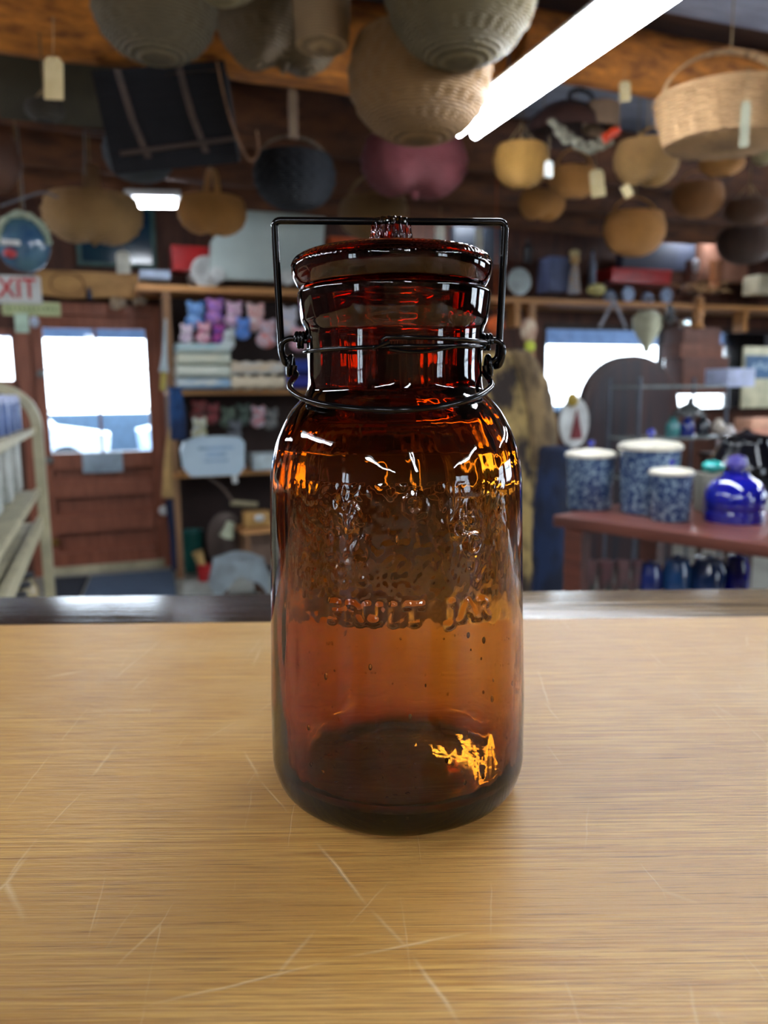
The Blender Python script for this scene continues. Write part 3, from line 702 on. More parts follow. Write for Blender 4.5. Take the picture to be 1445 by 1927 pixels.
def price_tag(px, y0, y1, wpx, n, label, m_=M_paper, tilt=0, sy=0):
    c = atn(px, (y0 + y1) / 2, n); k = mpp(c); w = wpx * k; h = (y1 - y0) * k
    o = thing('hanging_price_tag', label, 'price tag', c, rot=(0, math.radians(tilt), sy), group='hanging price tags')
    pts = [(-w / 2, -h / 2), (w / 2, -h / 2), (w / 2, h * .38), (w * .3, h / 2), (-w * .3, h / 2), (-w / 2, h * .38)]
    MB().prism(pts, -.0008, .0008).build('card', m_, o, smooth=False)
    MB().tube([(0, -.001, h * .4), (.002, 0, h * .5 + .10)], .0012, 5).build('string', M_string, o)
    return o
price_tag(101, 110, 185, 36, 2.4, 'long blank cream tag hanging at the upper left', tilt=3)
price_tag(1124, 320, 369, 27, 3.35, 'cream tag hanging on the arched handle basket right of the golden basket', tilt=-8)
price_tag(1032, 303, 333, 16, 3.1, 'tiny white tag beside the golden basket', M_paperw)
price_tag(1402, 192, 274, 18, 2.12, 'narrow pale tag hanging over the front of the market basket', mat('dull_tag', (150, 148, 124), .8))
price_tag(1176, 154, 190, 22, 3.0, 'short yellowish tag hanging above the honey melon basket', tilt=-4)
price_tag(232, 474, 514, 26, 4.4, 'white tag hanging in front of the wooden lintel above the door', M_paperw)
price_tag(1180, 350, 368, 24, 3.1, 'small cream tag under the honey melon basket', tilt=60)
price_tag(828, 424, 466, 18, 4.2, 'white tag right of the jar knob', M_paperw)
price_tag(901, 430, 475, 14, 4.6, 'narrow white tag inside the right upright of the bail', M_paperw)

# pack basket: dark slatted box with pale runners
p = atn(322, 222, 3.35); k = mpp(p)
pb = thing('pack_basket', 'dark slatted pack basket with pale bent wooden runners hanging at upper left', 'basket', p, rot=(math.radians(18), math.radians(-6), .10))
mb = MB(); W, H_, D_ = 225 * k, 165 * k, .26
for i in range(11): mb.box((0, -D_ / 2 + .004 * (i % 2), -H_ / 2 + H_ * (i + .5) / 11), (W, .008, H_ / 11 * .95))
mb.box((0, D_ / 2, 0), (W, .01, H_)).box((-W / 2, 0, 0), (.01, D_, H_)).box((W / 2, 0, 0), (.01, D_, H_)).box((0, 0, -H_ / 2), (W, D_, .01))
mb.build('body', mat('blackened_slats', (10, 10, 16), .9, 0, (18, 18, 24), 10), pb, smooth=False)
mr = wood('bent_runner', (150, 112, 84), (112, 80, 58), .5); mr2 = wood('dim_runner', (74, 56, 48), (54, 42, 38), .5)
for x, m_ in ((-W * .27, mr2), (W * .2, mr2)):
    mb = MB(); band(mb, [(x - .02, -D_ / 2 - .008, H_ * .5), (x, -D_ / 2 - .014, 0), (x + .03, -D_ / 2 - .008, -H_ * .38)], .024, .006, (1, 0, 0)); mb.build('runner', m_, pb)
mb = MB(); band(mb, smooth_path([(W * .46, -D_ / 2 - .01, H_ * .5), (W * .49, -D_ / 2 - .014, 0), (W * .57, -D_ / 2 - .012, -H_ * .42), (W * .63, -D_ / 2 - .012, -H_ * .50), (W * .69, -D_ / 2 - .012, -H_ * .40), (W * .695, -D_ / 2 - .01, -H_ * .2)], 6), .02, .008, (0, 1, 0)); mb.build('runner', mr, pb)
MB().cyl((-W * .42, -D_ / 2 - .012, -H_ * .31), (W * .52, -D_ / 2 - .012, -H_ * .26), .009).build('cross_rail', mr2, pb)
MB().cyl((0, 0, H_ / 2), (0, .05, H_ / 2 + .25), .003, 6).build('hanging_cord', M_string, pb)
# double strap of the dark basket
p0, p1 = atn(553, 262, 3.45), atn(550, 120, 3.45)
st = thing('hanging_strap', 'pale doubled strap holding up the dark blue-black basket', 'strap', p0, RZ)
for dx in (-.013, .013):
    mb = MB(); band(mb, [(dx, 0, 0), (dx * .9, 0, (p1.z - p0.z) * .5), (dx * .8, 0, p1.z - p0.z + .1)], .016, .003, (1, 0, 0)); mb.build('strap_strip', mat('strap', (128, 106, 84), .6), st)

# wire hanger and hanging oddments on the left
o = MB(); P = [atn(x, y, 4.1) for x, y in ((160, 330), (158, 246), (215, 250), (228, 300), (240, 330))]
c0 = P[0].copy(); o.tube([q - c0 for q in P], .004, 8); tag(o.build('wire_hook', M_grey, loc=c0), 'bent grey wire hook above the tan two-lobed left basket', 'hook')
p = atn(45, 460, 4.0); k = mpp(p)
gl = thing('hanging_globe', 'round blue-green glass globe decked with pale trimmings hanging over the exit sign', 'ornament', p, RZ)
MB().ball((0, 0, 0), 47 * k, 1, .8, 1.1, 28).build('globe', mat('bluegreen_glass', (84, 122, 134), .2, 0, (50, 84, 120), 6, coat=.6), gl)
g = MB()
for i in range(16):
    a = PI * (.02 + .95 * i / 15); g.ball((44 * k * math.cos(a), -20 * k, 50 * k * math.sin(a)), random.uniform(6, 10) * k, 1, 1, .8, 10, .3)
g.build('garland', mat('pale_trim', (188, 196, 172), .5, 0, (140, 160, 140), 30), gl)
MB().ball((-22 * k, -30 * k, -22 * k), 11 * k, 1.1, .7, .8, 12).build('red_bauble', mat('red_bauble', (190, 60, 66), .3), gl)
MB().box((-20 * k, -34 * k, -4 * k), (34 * k, .02, 10 * k), bev=.006).build('white_band', M_white, gl)
MB().cyl((0, 0, 50 * k), (0, 0, CH - p.z - .02), .002, 6).build('hanging_cord', M_string, gl)
p0 = atn(140, 360, 3.6); o = MB().tube(smooth_path([atn(0, 388, 3.6) - p0, atn(40, 374, 3.6) - p0, atn(80, 362, 3.6) - p0, atn(110, 372, 3.6) - p0], 6), .005, 6)
tag(o.build('loose_cable', mat('cable', (110, 112, 120), .5), loc=p0), 'loose grey cable drooping over the globe at the left', 'cable')
p = atn(20, 300, 3.6); k = mpp(p); tag(MB().ball((0, 0, 0), 50 * k, .7, .5, 1.2, 20, .25).build('leather_bag', mat('brown_leather', (96, 62, 46), .6), loc=p - U * .04, rz=RZ), 'brown leather bag hanging at the left edge above the globe', 'bag')
p = atn(110, 168, 3.9); k = mpp(p); kf = MB().box((0, 0, 0), (215 * k, .03, 120 * k), bev=.008); tag(kf.build('canvas_panel', mat('olive_canvas', (74, 68, 50), .85, 0, (56, 52, 42), 3), loc=p, rot=(math.radians(25), 0, RZ)), 'dull olive canvas panel hung flat behind the long cream tag', 'panel')
for q in (-.25, .25): pass

# hanging cluster near the strip light: lampshade dome, cap basket, chain garland
p = atn(1062, 235, 3.35); k = mpp(p)
hl = thing('hanging_lantern_cluster', 'dark domed hanging shade draped with pale shells and a red float', 'hanging decoration', p, RZ)
MB().lathe([(78 * k, -20 * k), (70 * k, 5 * k), (40 * k, 30 * k), (20 * k, 38 * k), (0, 40 * k), (0, 36 * k), (38 * k, 24 * k), (68 * k, 0), (76 * k, -20 * k)], 28).build('shade', mat('dark_brown_shade', (58, 38, 34), .5), hl)
MB().lathe([(34 * k, -26 * k), (30 * k, 18 * k), (12 * k, 24 * k), (0, 25 * k)], 24, c=(48 * k, -50 * k, 6 * k), M=Matrix.Rotation(.1, 3, 'Y')).build('cap', wickc('capgrey', (164, 134, 104)), hl)
MB().tube([(26 * k * math.cos(t_), 0, 26 * k * math.sin(t_) * .5) for t_ in [2 * PI * i / 24 for i in range(24)]], 4 * k, 8, closed=True).build('hoop', M_dark, hl).location = (35 * k, 0, 52 * k)
sh = MB()
for i in range(22):
    a = i / 21; sh.ball((-62 * k + 118 * k * a + random.uniform(-5, 5) * k, -60 * k, (-22 - 34 * math.sin(a * PI * .8)) * k + random.uniform(-8, 8) * k), random.uniform(5, 11) * k, 1.4, .8, .8, 8, .3)
sh.build('shell_garland', mat('shells', (150, 148, 128), .4, 0, (90, 84, 70), 40), hl)
MB().tube([(40 * k, -66 * k, -42 * k), (70 * k, -66 * k, -22 * k)], 9 * k, 12).build('red_float', mat('orange_red', (216, 70, 36), .4), hl)
MB().cyl((35 * k, 0, 60 * k), (35 * k, 0, CH - p.z - .02), .003, 6).build('chain', M_dark, hl)

# ------------------------------------------------------------------ exit sign and notices
def board(px0, px1, py0, py1, n, m_, th=.02, name='sign', bev=.004, rz=RZ):
    a, b_ = atn(px0, py0, n), atn(px1, py1, n); a2, b2 = atn(px0, py1, n), atn(px1, py0, n)
    c = (a + b_) / 2; w = ((b2 - a).dot(U) + (b_ - a2).dot(U)) / 2; h = ((a.z - a2.z) + (b2.z - b_.z)) / 2
    o = MB().box((0, 0, 0), (w, th, h), bev=bev).build(name, m_, loc=c, rz=rz); return o, w, h, c
def text(body, size, m_, parent, loc, name='lettering', sx=1.0, ext=.0006):
    cu = bpy.data.curves.new(name, 'FONT'); cu.body = body; cu.size = size; cu.align_x = 'CENTER'; cu.align_y = 'CENTER'; cu.extrude = ext; cu.offset = size * .012
    o = bpy.data.objects.new(name, cu); COL.objects.link(o); dg = bpy.context.evaluated_depsgraph_get()
    me = bpy.data.meshes.new_from_object(o.evaluated_get(dg)); bpy.data.objects.remove(o)
    o = bpy.data.objects.new(name, me); COL.objects.link(o); me.materials.append(m_); o.parent = parent; o.location = loc; o.rotation_euler = (PI / 2, 0, 0); o.scale = (sx, 1, 1); return o
a = thing('exit_sign', 'white exit sign with red letters hanging at the left edge above the door side', 'sign', atn(24, 545, 4.6), RZ)
k = mpp(Vector(a.location)); MB().box((0, 0, 0), (98 * k, .05, 50 * k), bev=.004).build('housing', M_white, a)
text('EXIT', 52 * k, mat('exit_red', (205, 40, 44), .5), a, (-2 * k, -.027, 0), sx=.82)
for x in (-30, 30): MB().cyl((x * k, 0, 24 * k), (x * k, 0, CH - a.location.z - .02), .003, 6).build('hanging_rod', M_grey, a)
o, w, h, c = board(4, 114, 568, 594, 5.9, mat('greenish_sign', (196, 204, 150), .6), .015, 'notice_board'); tag(o, 'narrow yellow-green notice hanging under the exit sign', 'sign')
for i in range(11): MB().box((-w * .4 + w * .8 * i / 10, -.009, 0), (w * .035, .002, h * random.uniform(.25, .5))).build('faded_letter_stroke', mat('faded_green', (130, 150, 110), .7), o)
o, w, h, c = board(28, 54, 590, 626, 5.85, mat('pale_green_card', (196, 222, 200), .6), .01, 'hanging_card'); tag(o, 'pale green card hanging beneath the yellow-green notice', 'sign')
p = atn(65, 606, 5.85); tag(MB().ball((0, 0, 0), 8 * mpp(p), 1, .5, 1.3, 14).build('alarm_sensor', mat('bluewhite', (200, 214, 236), .4), loc=p, rz=RZ), 'small bluish white round sensor right of the pale green card', 'sensor')
o, w, h, c = board(155, 231, 851, 889, DN - .035, mat('pale_blue_sign', (170, 190, 205), .5), .01, 'door_notice'); tag(o, 'pale blue notice fixed to the door below its glass', 'sign')
for i in range(5): MB().box((0, -.006, h * (.3 - .15 * i)), (w * (.7 - .06 * (i % 2)), .001, h * .03)).build('faded_text_line', mat('greyblue', (120, 140, 160), .7), o)
o = MB(); pts = [(-.62, -.10), (-.30, -.14), (0, -.13), (.2, -.11), (.55, -.14), (.62, -.05), (.60, .14), (.2, .16), (-.55, .16), (-.66, .05)]
p = atn(178, 540, DN - .10); k = mpp(p); sc_ = 215 * k / 1.28
o.prism([(x * sc_, z * sc_ * .95) for x, z in pts], -.05, .05)
lt = o.build('carved_lintel_board', mat('golden_board', (196, 150, 88), .6, 0, (160, 116, 64), 4, (1, 1, 3)), loc=p, rz=RZ, smooth=False); tag(lt, 'golden live-edge wooden board mounted above the door', 'board')
MB().tube([(sc_ * (-.28 + .17 * math.cos(t_)), -.056, sc_ * .01 + sc_ * .12 * math.sin(t_)) for t_ in [2 * PI * i / 32 for i in range(32)]], .006, 6, closed=True).build('carved_ring', mat('ring_brown', (150, 104, 56), .6), lt)
p = atn(168, 553, DN - .2); tag(MB().lathe([(.02, -.04), (.022, 0), (.014, .02), (.02, .04)], 16).build('bell', mat('darkblue_metal', (40, 50, 74), .4, .5), loc=p), 'small dark blue bell hanging at the middle of the golden board', 'bell')
p = atn(235, 566, DN - .15); fig = MB()
for i in range(9): fig.ball((random.uniform(-.11, .13), 0, random.uniform(-.035, .045)), random.uniform(.02, .04), 1, .7, 1, 10, .3)
tag(fig.build('dried_flower_swag', mat('dried', (176, 150, 118), .8, 0, (130, 120, 110), 20), loc=p, rz=RZ), 'dried flower swag on the right end of the golden board', 'swag')
o, w, h, c = board(142, 292, 385, 502, DN - .06, mat('dark_teal_frame', (58, 92, 88), .5), .03, 'framed_picture'); tag(o, 'dark teal framed picture behind the tan two-lobed basket', 'picture')
MB().box((0, -.017, 0), (w * .88, .006, h * .86)).build('picture_glass', mat('night_blue', (24, 44, 66), .15, 0, (30, 60, 74), 3), o, smooth=False)
p = atn(308, 961, DN - .12); tag(MB().lathe([(0, .01), (.035, .008), (.04, 0), (.04, -.02)], 20, sy=1, M=Matrix.Rotation(PI / 2, 3, 'X')).build('door_chime', M_white, loc=p, rz=RZ), 'white round door chime low on the wall right of the door', 'chime')

# ------------------------------------------------------------------ left shelving unit
ND = 5.95
def S_(px, py, n): q = atn(px, py, n); return sn(q)[0], q.z
sL, _ = S_(325, 800, ND); sR = sL + 2.2; zU = atn(400, 545, ND).z; zM = atn(400, 733, ND).z; zB = atn(480, 884, ND).z
unit = thing('shelf_unit', 'tall pine shelf unit with rough posts between the door and the jar', 'shelf', room(sL, ND + .2, 0), RZ)
W = sR - sL
for x in (0, W): MB().box((x, -.17, zU / 2), (.055, .06, zU)).build('post', M_post, unit, smooth=False)
MB().box((0, .1, zU / 2), (.04, .06, zU)).build('post', M_dkwood, unit, smooth=False)
for z_, m_ in ((zM, M_pine), (zB, M_pine)): MB().box((W / 2, 0, z_ - .018), (W + .04, .42, .04)).build('shelf_board', m_, unit, smooth=False)
MB().box((W / 2, .22, 1.1), (W, .02, 2.2)).build('back_panel', mat('dark_back', (44, 27, 22), .8), unit, smooth=False)
# long top shelf across the wall
s0_, _ = S_(258, 540, ND); 
ts = thing('long_wall_shelf', 'long high pine shelf running along the far wall behind the jar', 'shelf', room(s0_, ND + .22, zU), RZ)
LW = 8.6 - s0_
MB().box((LW / 2, 0, 0), (LW, .46, .045)).build('shelf_board', M_pine, ts, smooth=False)
for x in (2.05, 3.1, 5.6): MB().box((x, -.14, -.12), (.05, .14, .2)).build('bracket', M_pine, ts, smooth=False)
sP, _ = S_(1008, 620, ND - .05)
MB().box((sP - s0_, -.18, -.33), (.06, .08, .66)).build('upright', wood('pale_upright', (186, 140, 96), (160, 116, 76), .6, (12, 12, 1)), ts, smooth=False)

# folded towels
TOW = [((150, 186, 196), (205, 214, 206)), ((216, 212, 188), (190, 200, 186)), ((226, 228, 214), (196, 204, 190)), ((222, 222, 208), (110, 160, 200))]
def towel(px0, px1, py0, py1, n, c, c2, label, group, lump=0):
    a, b_ = atn(px0, py1, n), atn(px1, py0, n); w = (b_ - a).dot(U); h = b_.z - a.z
    o = MB(); L = 16; pts = []
    for j in range(3): pass
    prof_n = 10
    rings = []
    for i in range(L + 1):
        x = w * i / L; ring = []
        for q in range(prof_n * 2):
            t_ = 2 * PI * q / (prof_n * 2); cy, cz = math.cos(t_), math.sin(t_)
            cy = math.copysign(abs(cy) ** .35, cy); cz = math.copysign(abs(cz) ** .6, cz)
            hh = h * (1 + (lump * .16 * math.sin(i * 2 * PI / L * 4) if lump else .05 * noise.noise(Vector((x * 9, cy, n)))))
            ring.append(o.bm.verts.new((x, cy * .14, h / 2 + cz * hh / 2)))
        rings.append(ring)
    for A, B in zip(rings, rings[1:]):
        for q in range(prof_n * 2): o.bm.faces.new((A[q], A[(q + 1) % (prof_n * 2)], B[(q + 1) % (prof_n * 2)], B[q]))
    o.bm.faces.new(rings[0]); o.bm.faces.new(rings[-1][::-1])
    ob_ = o.build('folded_towel', mat('towel_%d_%d_%d' % (c + ()), c, .95, 0, c2, 5, (1, 1, 6), .3, 60), loc=a, rz=RZ)
    return tag(ob_, label, 'towel', group)
ys = [(648, 666), (667, 688), (689, 711), (712, 733)]
lb_ = ['pale teal folded towel at the top of the left stack', 'cream folded towel second from the top of the left stack', 'white folded towel second from the bottom of the left stack', 'white and blue folded towel at the bottom of the left stack']
for (a, b_), (c, c2), l in zip(ys, TOW, lb_): towel(331, 428, a, b_, ND - .02, c, c2, l, 'folded towels on the middle shelf')
towel(431, 526, 682, 706, ND - .02, (214, 186, 146), (190, 196, 196), 'beige knobbly folded blanket on top beside the white towels', 'folded towels on the middle shelf', 1)
towel(431, 529, 708, 733, ND - .02, (222, 208, 180), (200, 186, 160), 'cream knobbly folded blanket at the bottom beside the white towels', 'folded towels on the middle shelf', 1)
towel(533, 600, 678, 704, ND - .02, (40, 62, 150), (30, 44, 110), 'bright blue folded towel on top seen through the bail loop', 'folded towels on the middle shelf')
towel(533, 600, 706, 732, ND - .02, (52, 56, 150), (36, 40, 110), 'indigo folded towel beneath the bright blue one', 'folded towels on the middle shelf')

# plush toys
def plush(px, py, rpx, n, c, c2, label, face=True, cat='plush toy', ears=1, group='plush toys on the middle shelf'):
    p = atn(px, py, n); k = mpp(p); r = rpx * k
    o = thing('plush_toy', label, cat, p - Z * r, RZ, group)
    m_ = mat('plush_%d_%d_%d' % c, c, .9, 0, c2, 22, bump=.5, bscale=90)
    MB().ball((0, 0, r * .62), r * .74, 1, .8, .85, 16, .15).build('body', m_, o)
    MB().ball((r * .1, -.02, r * 1.45), r * .62, 1.05, .9, .95, 16, .1).build('head', m_, o)
    for s_ in (-1, 1): MB().ball((r * .1 + s_ * r * .48, -.01, r * 1.95), r * .22, 1, .6, 1.2, 10).build('ear', m_, o)
    return o
PT = [(366, 596, 26, (70, 124, 200), (150, 190, 230), 'blue plush toy beside the left post'),
      (402, 588, 24, (130, 96, 196), (214, 150, 196), 'purple plush toy right of the blue one'),
      (438, 594, 24, (206, 150, 190), (226, 210, 220), 'pink plush toy in the middle of the left heap'),
      (350, 630, 18, (196, 170, 196), (230, 220, 226), 'lilac white plush toy low beside the left post'),
      (382, 628, 20, (226, 196, 200), (200, 110, 140), 'white and rose plush toy above the towel stack'),
      (410, 630, 18, (186, 70, 130), (90, 70, 160), 'magenta plush toy above the towel stack'),
      (428, 640, 20, (188, 206, 200), (214, 214, 220), 'pale mint plush toy at the right end of the towel stack'),
      (456, 620, 20, (66, 134, 216), (120, 150, 220), 'bright blue plush toy in the gap beside the beige blanket'),
      (478, 600, 26, (232, 150, 140), (226, 226, 226), 'coral and white plush toy above the beige blanket'),
      (500, 630, 26, (190, 206, 224), (220, 120, 100), 'pale blue plush toy with orange patch above the beige blanket'),
      (540, 606, 26, (186, 206, 232), (232, 214, 206), 'light blue plush toy behind the left upright of the bail'),
      (562, 640, 22, (226, 160, 196), (236, 200, 190), 'pink plush toy behind the bail ear')]
for x, y, r, c, c2, l in PT: plush(x, y, r * .95, ND + .02 + .05 * (y < 610), c, c2, l)
cols = [((70, 70, 66), (150, 60, 60)), ((150, 62, 66), (90, 60, 60)), ((52, 62, 60), (120, 140, 120)), ((92, 110, 96), (60, 70, 70)), ((190, 76, 64), (200, 206, 220)), ((150, 150, 146), (60, 70, 76)), ((176, 170, 96), (200, 206, 210)), ((120, 124, 130), (60, 66, 70))]
xs = [372, 398, 428, 456, 484, 508, 374, 440]; yy = [775, 780, 788, 782, 786, 790, 808, 812]
ll = ['dark grey and red', 'dull red', 'dark green-grey', 'mossy green', 'orange-red and white', 'light grey', 'white and mustard', 'pale blue-grey']
for (c, c2), x, y, l in zip(cols, xs, yy, ll): plush(x, y, 19, ND + .02 + (.1 if y < 800 else -.05), c, c2, l + ' plush figure on the dark shelf below the towels', group='plush figures on the lower shelf')

# enamel cart, red wagon and others on the high shelf
def wheel(mb, c, r, t_=.02): 
    c = Vector(c); mb.lathe([(r * .55, -t_ / 2), (r * .9, -t_ / 2), (r, -t_ * .3), (r, t_ * .3), (r * .9, t_ / 2), (r * .55, t_ / 2), (r * .5, t_ * .2), (r * .2, t_ * .2), (r * .18, t_ * .6), (0, t_ * .6), (0, -t_ * .6), (r * .18, -t_ * .6), (r * .2, -t_ * .2), (r * .5, -t_ * .2), (r * .55, -t_ / 2)], 24, c=c, M=Matrix.Rotation(PI / 2, 3, 'X'))
    return mb
def wagon(px0, px1, py0, py1, n, mbody, mwheel, label, wr, whs, deep=.3, name='toy_wagon', cat='toy wagon', slant=0):
    a = atn(px0, py1, n); b_ = atn(px1, py0, n); w = (b_ - a).dot(U); h = b_.z - a.z; k = mpp(a)
    o = thing(name, label, cat, a, RZ)
    zl_ = zU + .0225 - a.z; R = wr * k
    MB().prism([(0, 0), (w, 0), (w + slant * k, h), (-slant * k * .2, h)], 0, deep).build('tray', mbody, o, smooth=False)
    MB().tube([(-slant * k * .2, 0, h), (w + slant * k, 0, h), (w + slant * k, deep, h), (-slant * k * .2, deep, h)], .006, 8, closed=True).build('rolled_rim', mbody, o)
    for x in whs:
        xx = (atn(x, py1, n) - a).dot(U)
        for yv in (-.012, deep + .012): wheel(MB(), (xx, yv, zl_ + R), R, .022).build('wheel', mwheel, o)
        MB().cyl((xx, 0, zl_ + R), (xx, deep, zl_ + R), .006, 8).build('axle', M_grey, o)
    return o
NS = ND + .12
wagon(325, 392, 466, 508, NS, M_redp, M_white, 'red metal toy wagon with white wheel at the left of the high shelf', 30, (388,), .22)
M_pe = mat('pale_enamel', (196, 208, 204), .35, 0, (180, 194, 192), 3)
p = atn(498, 534, NS - .14); a0 = atn(396, 532, NS - .17); w = (atn(602, 532, NS - .14) - a0).dot(U); k = mpp(p)
ca = thing('enamel_wagon', 'big pale grey enamel cart with slanted right side standing on the high shelf', 'cart', a0, RZ)
hh = (532 - 395) * k
MB().prism([(0, 8 * k), (w, 8 * k), (w + 12 * k, hh), (70 * k, hh + 12 * k), (6 * k, hh * .55)], 0, .12).build('panel', M_pe, ca, smooth=False)
for x in (12, 142, 190): wheel(MB(), (x * k, -.02, 14 * k), 14 * k, .024).build('wheel', M_white, ca)
o, w, h, c = board(612, 684, 452, 535, NS, mat('orange_box', (222, 98, 50), .5), .25, 'cardboard_box'); tag(o, 'orange box on the high shelf behind the jar lid', 'box')
o, w, h, c = board(262, 318, 512, 528, NS - .05, mat('pale_blue_book', (176, 190, 214), .6), .2, 'book'); tag(o, 'pale bluish book lying on the left end of the high shelf', 'book')
o, w, h, c = board(720, 800, 486, 552, NS, mat('teal_crate', (60, 92, 110), .6), .25, 'storage_box'); tag(o, 'dim teal box on the high shelf directly behind the jar lid', 'box')
# silver wheel dish
p = atn(976, 530, NS - .1); k = mpp(p); wd = thing('hubcap_dish', 'round silver wheel dish leaning on the high shelf right of the bail', 'dish', p, RZ)
MB().lathe([(0, .006), (9 * k, .008), (10 * k, 0), (16 * k, -.01), (24 * k, 0), (25 * k, .008), (25 * k, .014), (0, .014)], 28, M=Matrix.Rotation(PI / 2, 3, 'X')).build('dish', mat('silver', (160, 172, 172), .3, .5), wd)
MB().tube([(12 * k * math.cos(t_), -.012, 12 * k * math.sin(t_)) for t_ in [2 * PI * i / 24 for i in range(24)]], .004, 6, closed=True).build('inner_ring', M_grey, wd)
w_ = wagon(1152, 1262, 510, 530, NS - .1, M_redp, mat('blue_white', (150, 176, 214), .4), 'red toy wagon with pale blue wheels on the high shelf at the right', 14, (1181, 1253), .24, slant=3)
MB().cyl((0, .05, .02), (-.12, 0, -.03), .008).build('tow_bar', M_dark, w_)
# dark boxes and bottles on the right high shelf
def bottle(px, y0, y1, wpx, n, m_, label, cat='bottle', neck=.35, name='bottle', group=None, capm=None):
    a = atn(px, y1, n); k = mpp(a); r = wpx * k / 2; h = (y1 - y0) * k
    o = thing(name, label, cat, a, RZ, group)
    MB().lathe([(0, 0), (r * .9, 0), (r, h * .04), (r, h * .58), (r * .85, h * .68), (r * neck, h * .78), (r * neck, h * .92), (0, h * .92)], 20).build('body', m_, o)
    MB().lathe([(r * neck * 1.15, h * .9), (r * neck * 1.15, h), (0, h)], 16).build('cap', capm or M_dark, o)
    return o
def box_(px0, px1, py0, py1, n, c, label, dep=.2, name='box', cat='box', group=None, rough=.6):
    o, w, h, c_ = board(px0, px1, py0, py1, n, mat('box_%d_%d_%d' % c, c, rough), dep, name); tag(o, label, cat, group); return o
box_(1022, 1062, 486, 551, NS + .05, (84, 96, 136), 'dim blue box on the high shelf right of the silver dish')
o = thing('rag_doll', 'small doll in pale blue clothes standing on the high shelf', 'doll', atn(1080, 553, NS - .08), RZ); k = mpp(Vector(o.location))
MB().lathe([(0, 0), (12 * k, 0), (8 * k, 40 * k), (5 * k, 52 * k), (0, 54 * k)], 14).build('dress', mat('doll_blue', (140, 170, 200), .9, 0, (190, 150, 90), 30), o)
MB().ball((0, 0, 62 * k), 9 * k).build('head', mat('doll_skin', (214, 176, 120), .8), o)
MB().ball((0, .01, 74 * k), 10 * k, 1, 1, .7).build('hat', mat('doll_hat', (206, 190, 140), .8), o)
bottle(1113, 470, 553, 14, NS, mat('bluegrey_b', (130, 140, 165), .3), 'slim blue-grey bottle on the high shelf behind the yellow lump')
p = atn(1122, 545, NS - .15); tag(MB().ball((0, 0, 0), .07, 1.2, 1, .75, 16, .25).build('wax_lump', mat('pale_yellow', (226, 216, 140), .5), loc=p, rz=RZ), 'pale yellow lump of wax in front on the high shelf', 'wax')
box_(1165, 1300, 458, 508, NS + .12, (50, 56, 76), 'long dark blue box behind the red wagon at the right', .1)
# boots, straw and crate at the right end
for i, (x, l) in enumerate(((1300, 'brown leather boot left of the straw heap, the darker one'), (1345, 'orange-brown leather boot rising from the straw heap'))):
    p = atn(x, 553, NS - .05); k = mpp(p); o = thing('leather_boot', l, 'boot', p, RZ + .4 * i, 'boots on the high shelf')
    m_ = mat('boot_%d' % i, ((100, 58, 40), (150, 90, 50))[i], .5)
    MB().tube(smooth_path([(0, 0, 60 * k), (0, 0, 34 * k), (-3 * k, 0, 14 * k), (-16 * k, 0, 7 * k), (-28 * k, 0, 5 * k)], 5), lambda t_: (13 - 5 * t_) * k, 14).build('upper', m_, o)
    MB().box((-12 * k, 0, 1 * k), (38 * k, .07, 3 * k), bev=.003).build('sole', M_dark, o)
p = atn(1325, 545, NS - .12); st_ = MB()
for i in range(60): 
    a = Vector((random.uniform(-.22, .22), random.uniform(-.1, .1), random.uniform(-.03, .04))); b_ = a + Vector((random.uniform(-.12, .12), random.uniform(-.06, .06), random.uniform(-.02, .04))); st_.tube([a, (a + b_) / 2 + Vector((0, 0, .01)), b_], .004, 5)
tag(st_.build('straw_heap', mat('straw', (196, 156, 108), .9), loc=p, rz=RZ), 'loose straw heap on the high shelf at the foot of the boots', 'straw', kind='stuff')
box_(1412, 1470, 520, 556, NS - .05, (214, 206, 176), 'cream box on the high shelf at the right edge')
box_(1316, 1400, 452, 530, NS + .12, (150, 104, 84), 'reddish brown box on the high shelf behind the boots', .12)
p = atn(1308, 500, NS - .1); tag(MB().ball((0, 0, 0), .05, .7, .7, 1.3, 14, .2).build('white_figurine', mat('grey_white', (190, 188, 196), .4), loc=p, rz=RZ), 'small greyish white figurine leaning on the brown boxes', 'figurine')
bottle(992, 452, 496, 16, NS + .1, M_dark, 'dark bottle behind the silver wheel dish')
box_(850, 946, 430, 500, NS + .1, (26, 34, 46), 'black box on the high shelf inside the right of the bail', .1)

# ------------------------------------------------------------------ window display at the right
a = atn(1155, 566, 5.7); k = mpp(a); o = MB().tube([(0, 0, 0), (-30 * k, 0, -48 * k)], 3 * k, 8).tube([(0, 0, 0), (30 * k, 0, -50 * k)], 3 * k, 8).tube([(0, 0, 0), (0, .05, 12 * k)], 2 * k, 6)
tag(o.build('cord_hanger', mat('pale_cord', (176, 178, 190), .6), loc=a, rz=RZ), 'white triangular cord hanger under the high shelf left of the window', 'hanger')
a = atn(1218, 618, 5.3); k = mpp(a); o = thing('horn_shade', 'cream tapering shade hanging in front of the bright window', 'lamp shade', a, RZ)
MB().lathe([(0, 34 * k), (16 * k, 32 * k), (27 * k, 20 * k), (26 * k, 2 * k), (18 * k, -14 * k), (9 * k, -30 * k), (6 * k, -44 * k), (0, -46 * k)], 18, fn=lambda a_, q, r, z: (r * (1 + .1 * math.cos(3 * a_)), z)).build('shade', mat('bone_cream', (206, 206, 176), .6, 0, (180, 180, 150), 12), o)
MB().cyl((0, 0, 32 * k), (0, 0, 60 * k), .003, 6).build('hanging_cord', M_string, o)
a = atn(1260, 588, 5.2); k = mpp(a); o = thing('hand_bell', 'bright metal bell hanging right of the cream shade', 'bell', a, RZ)
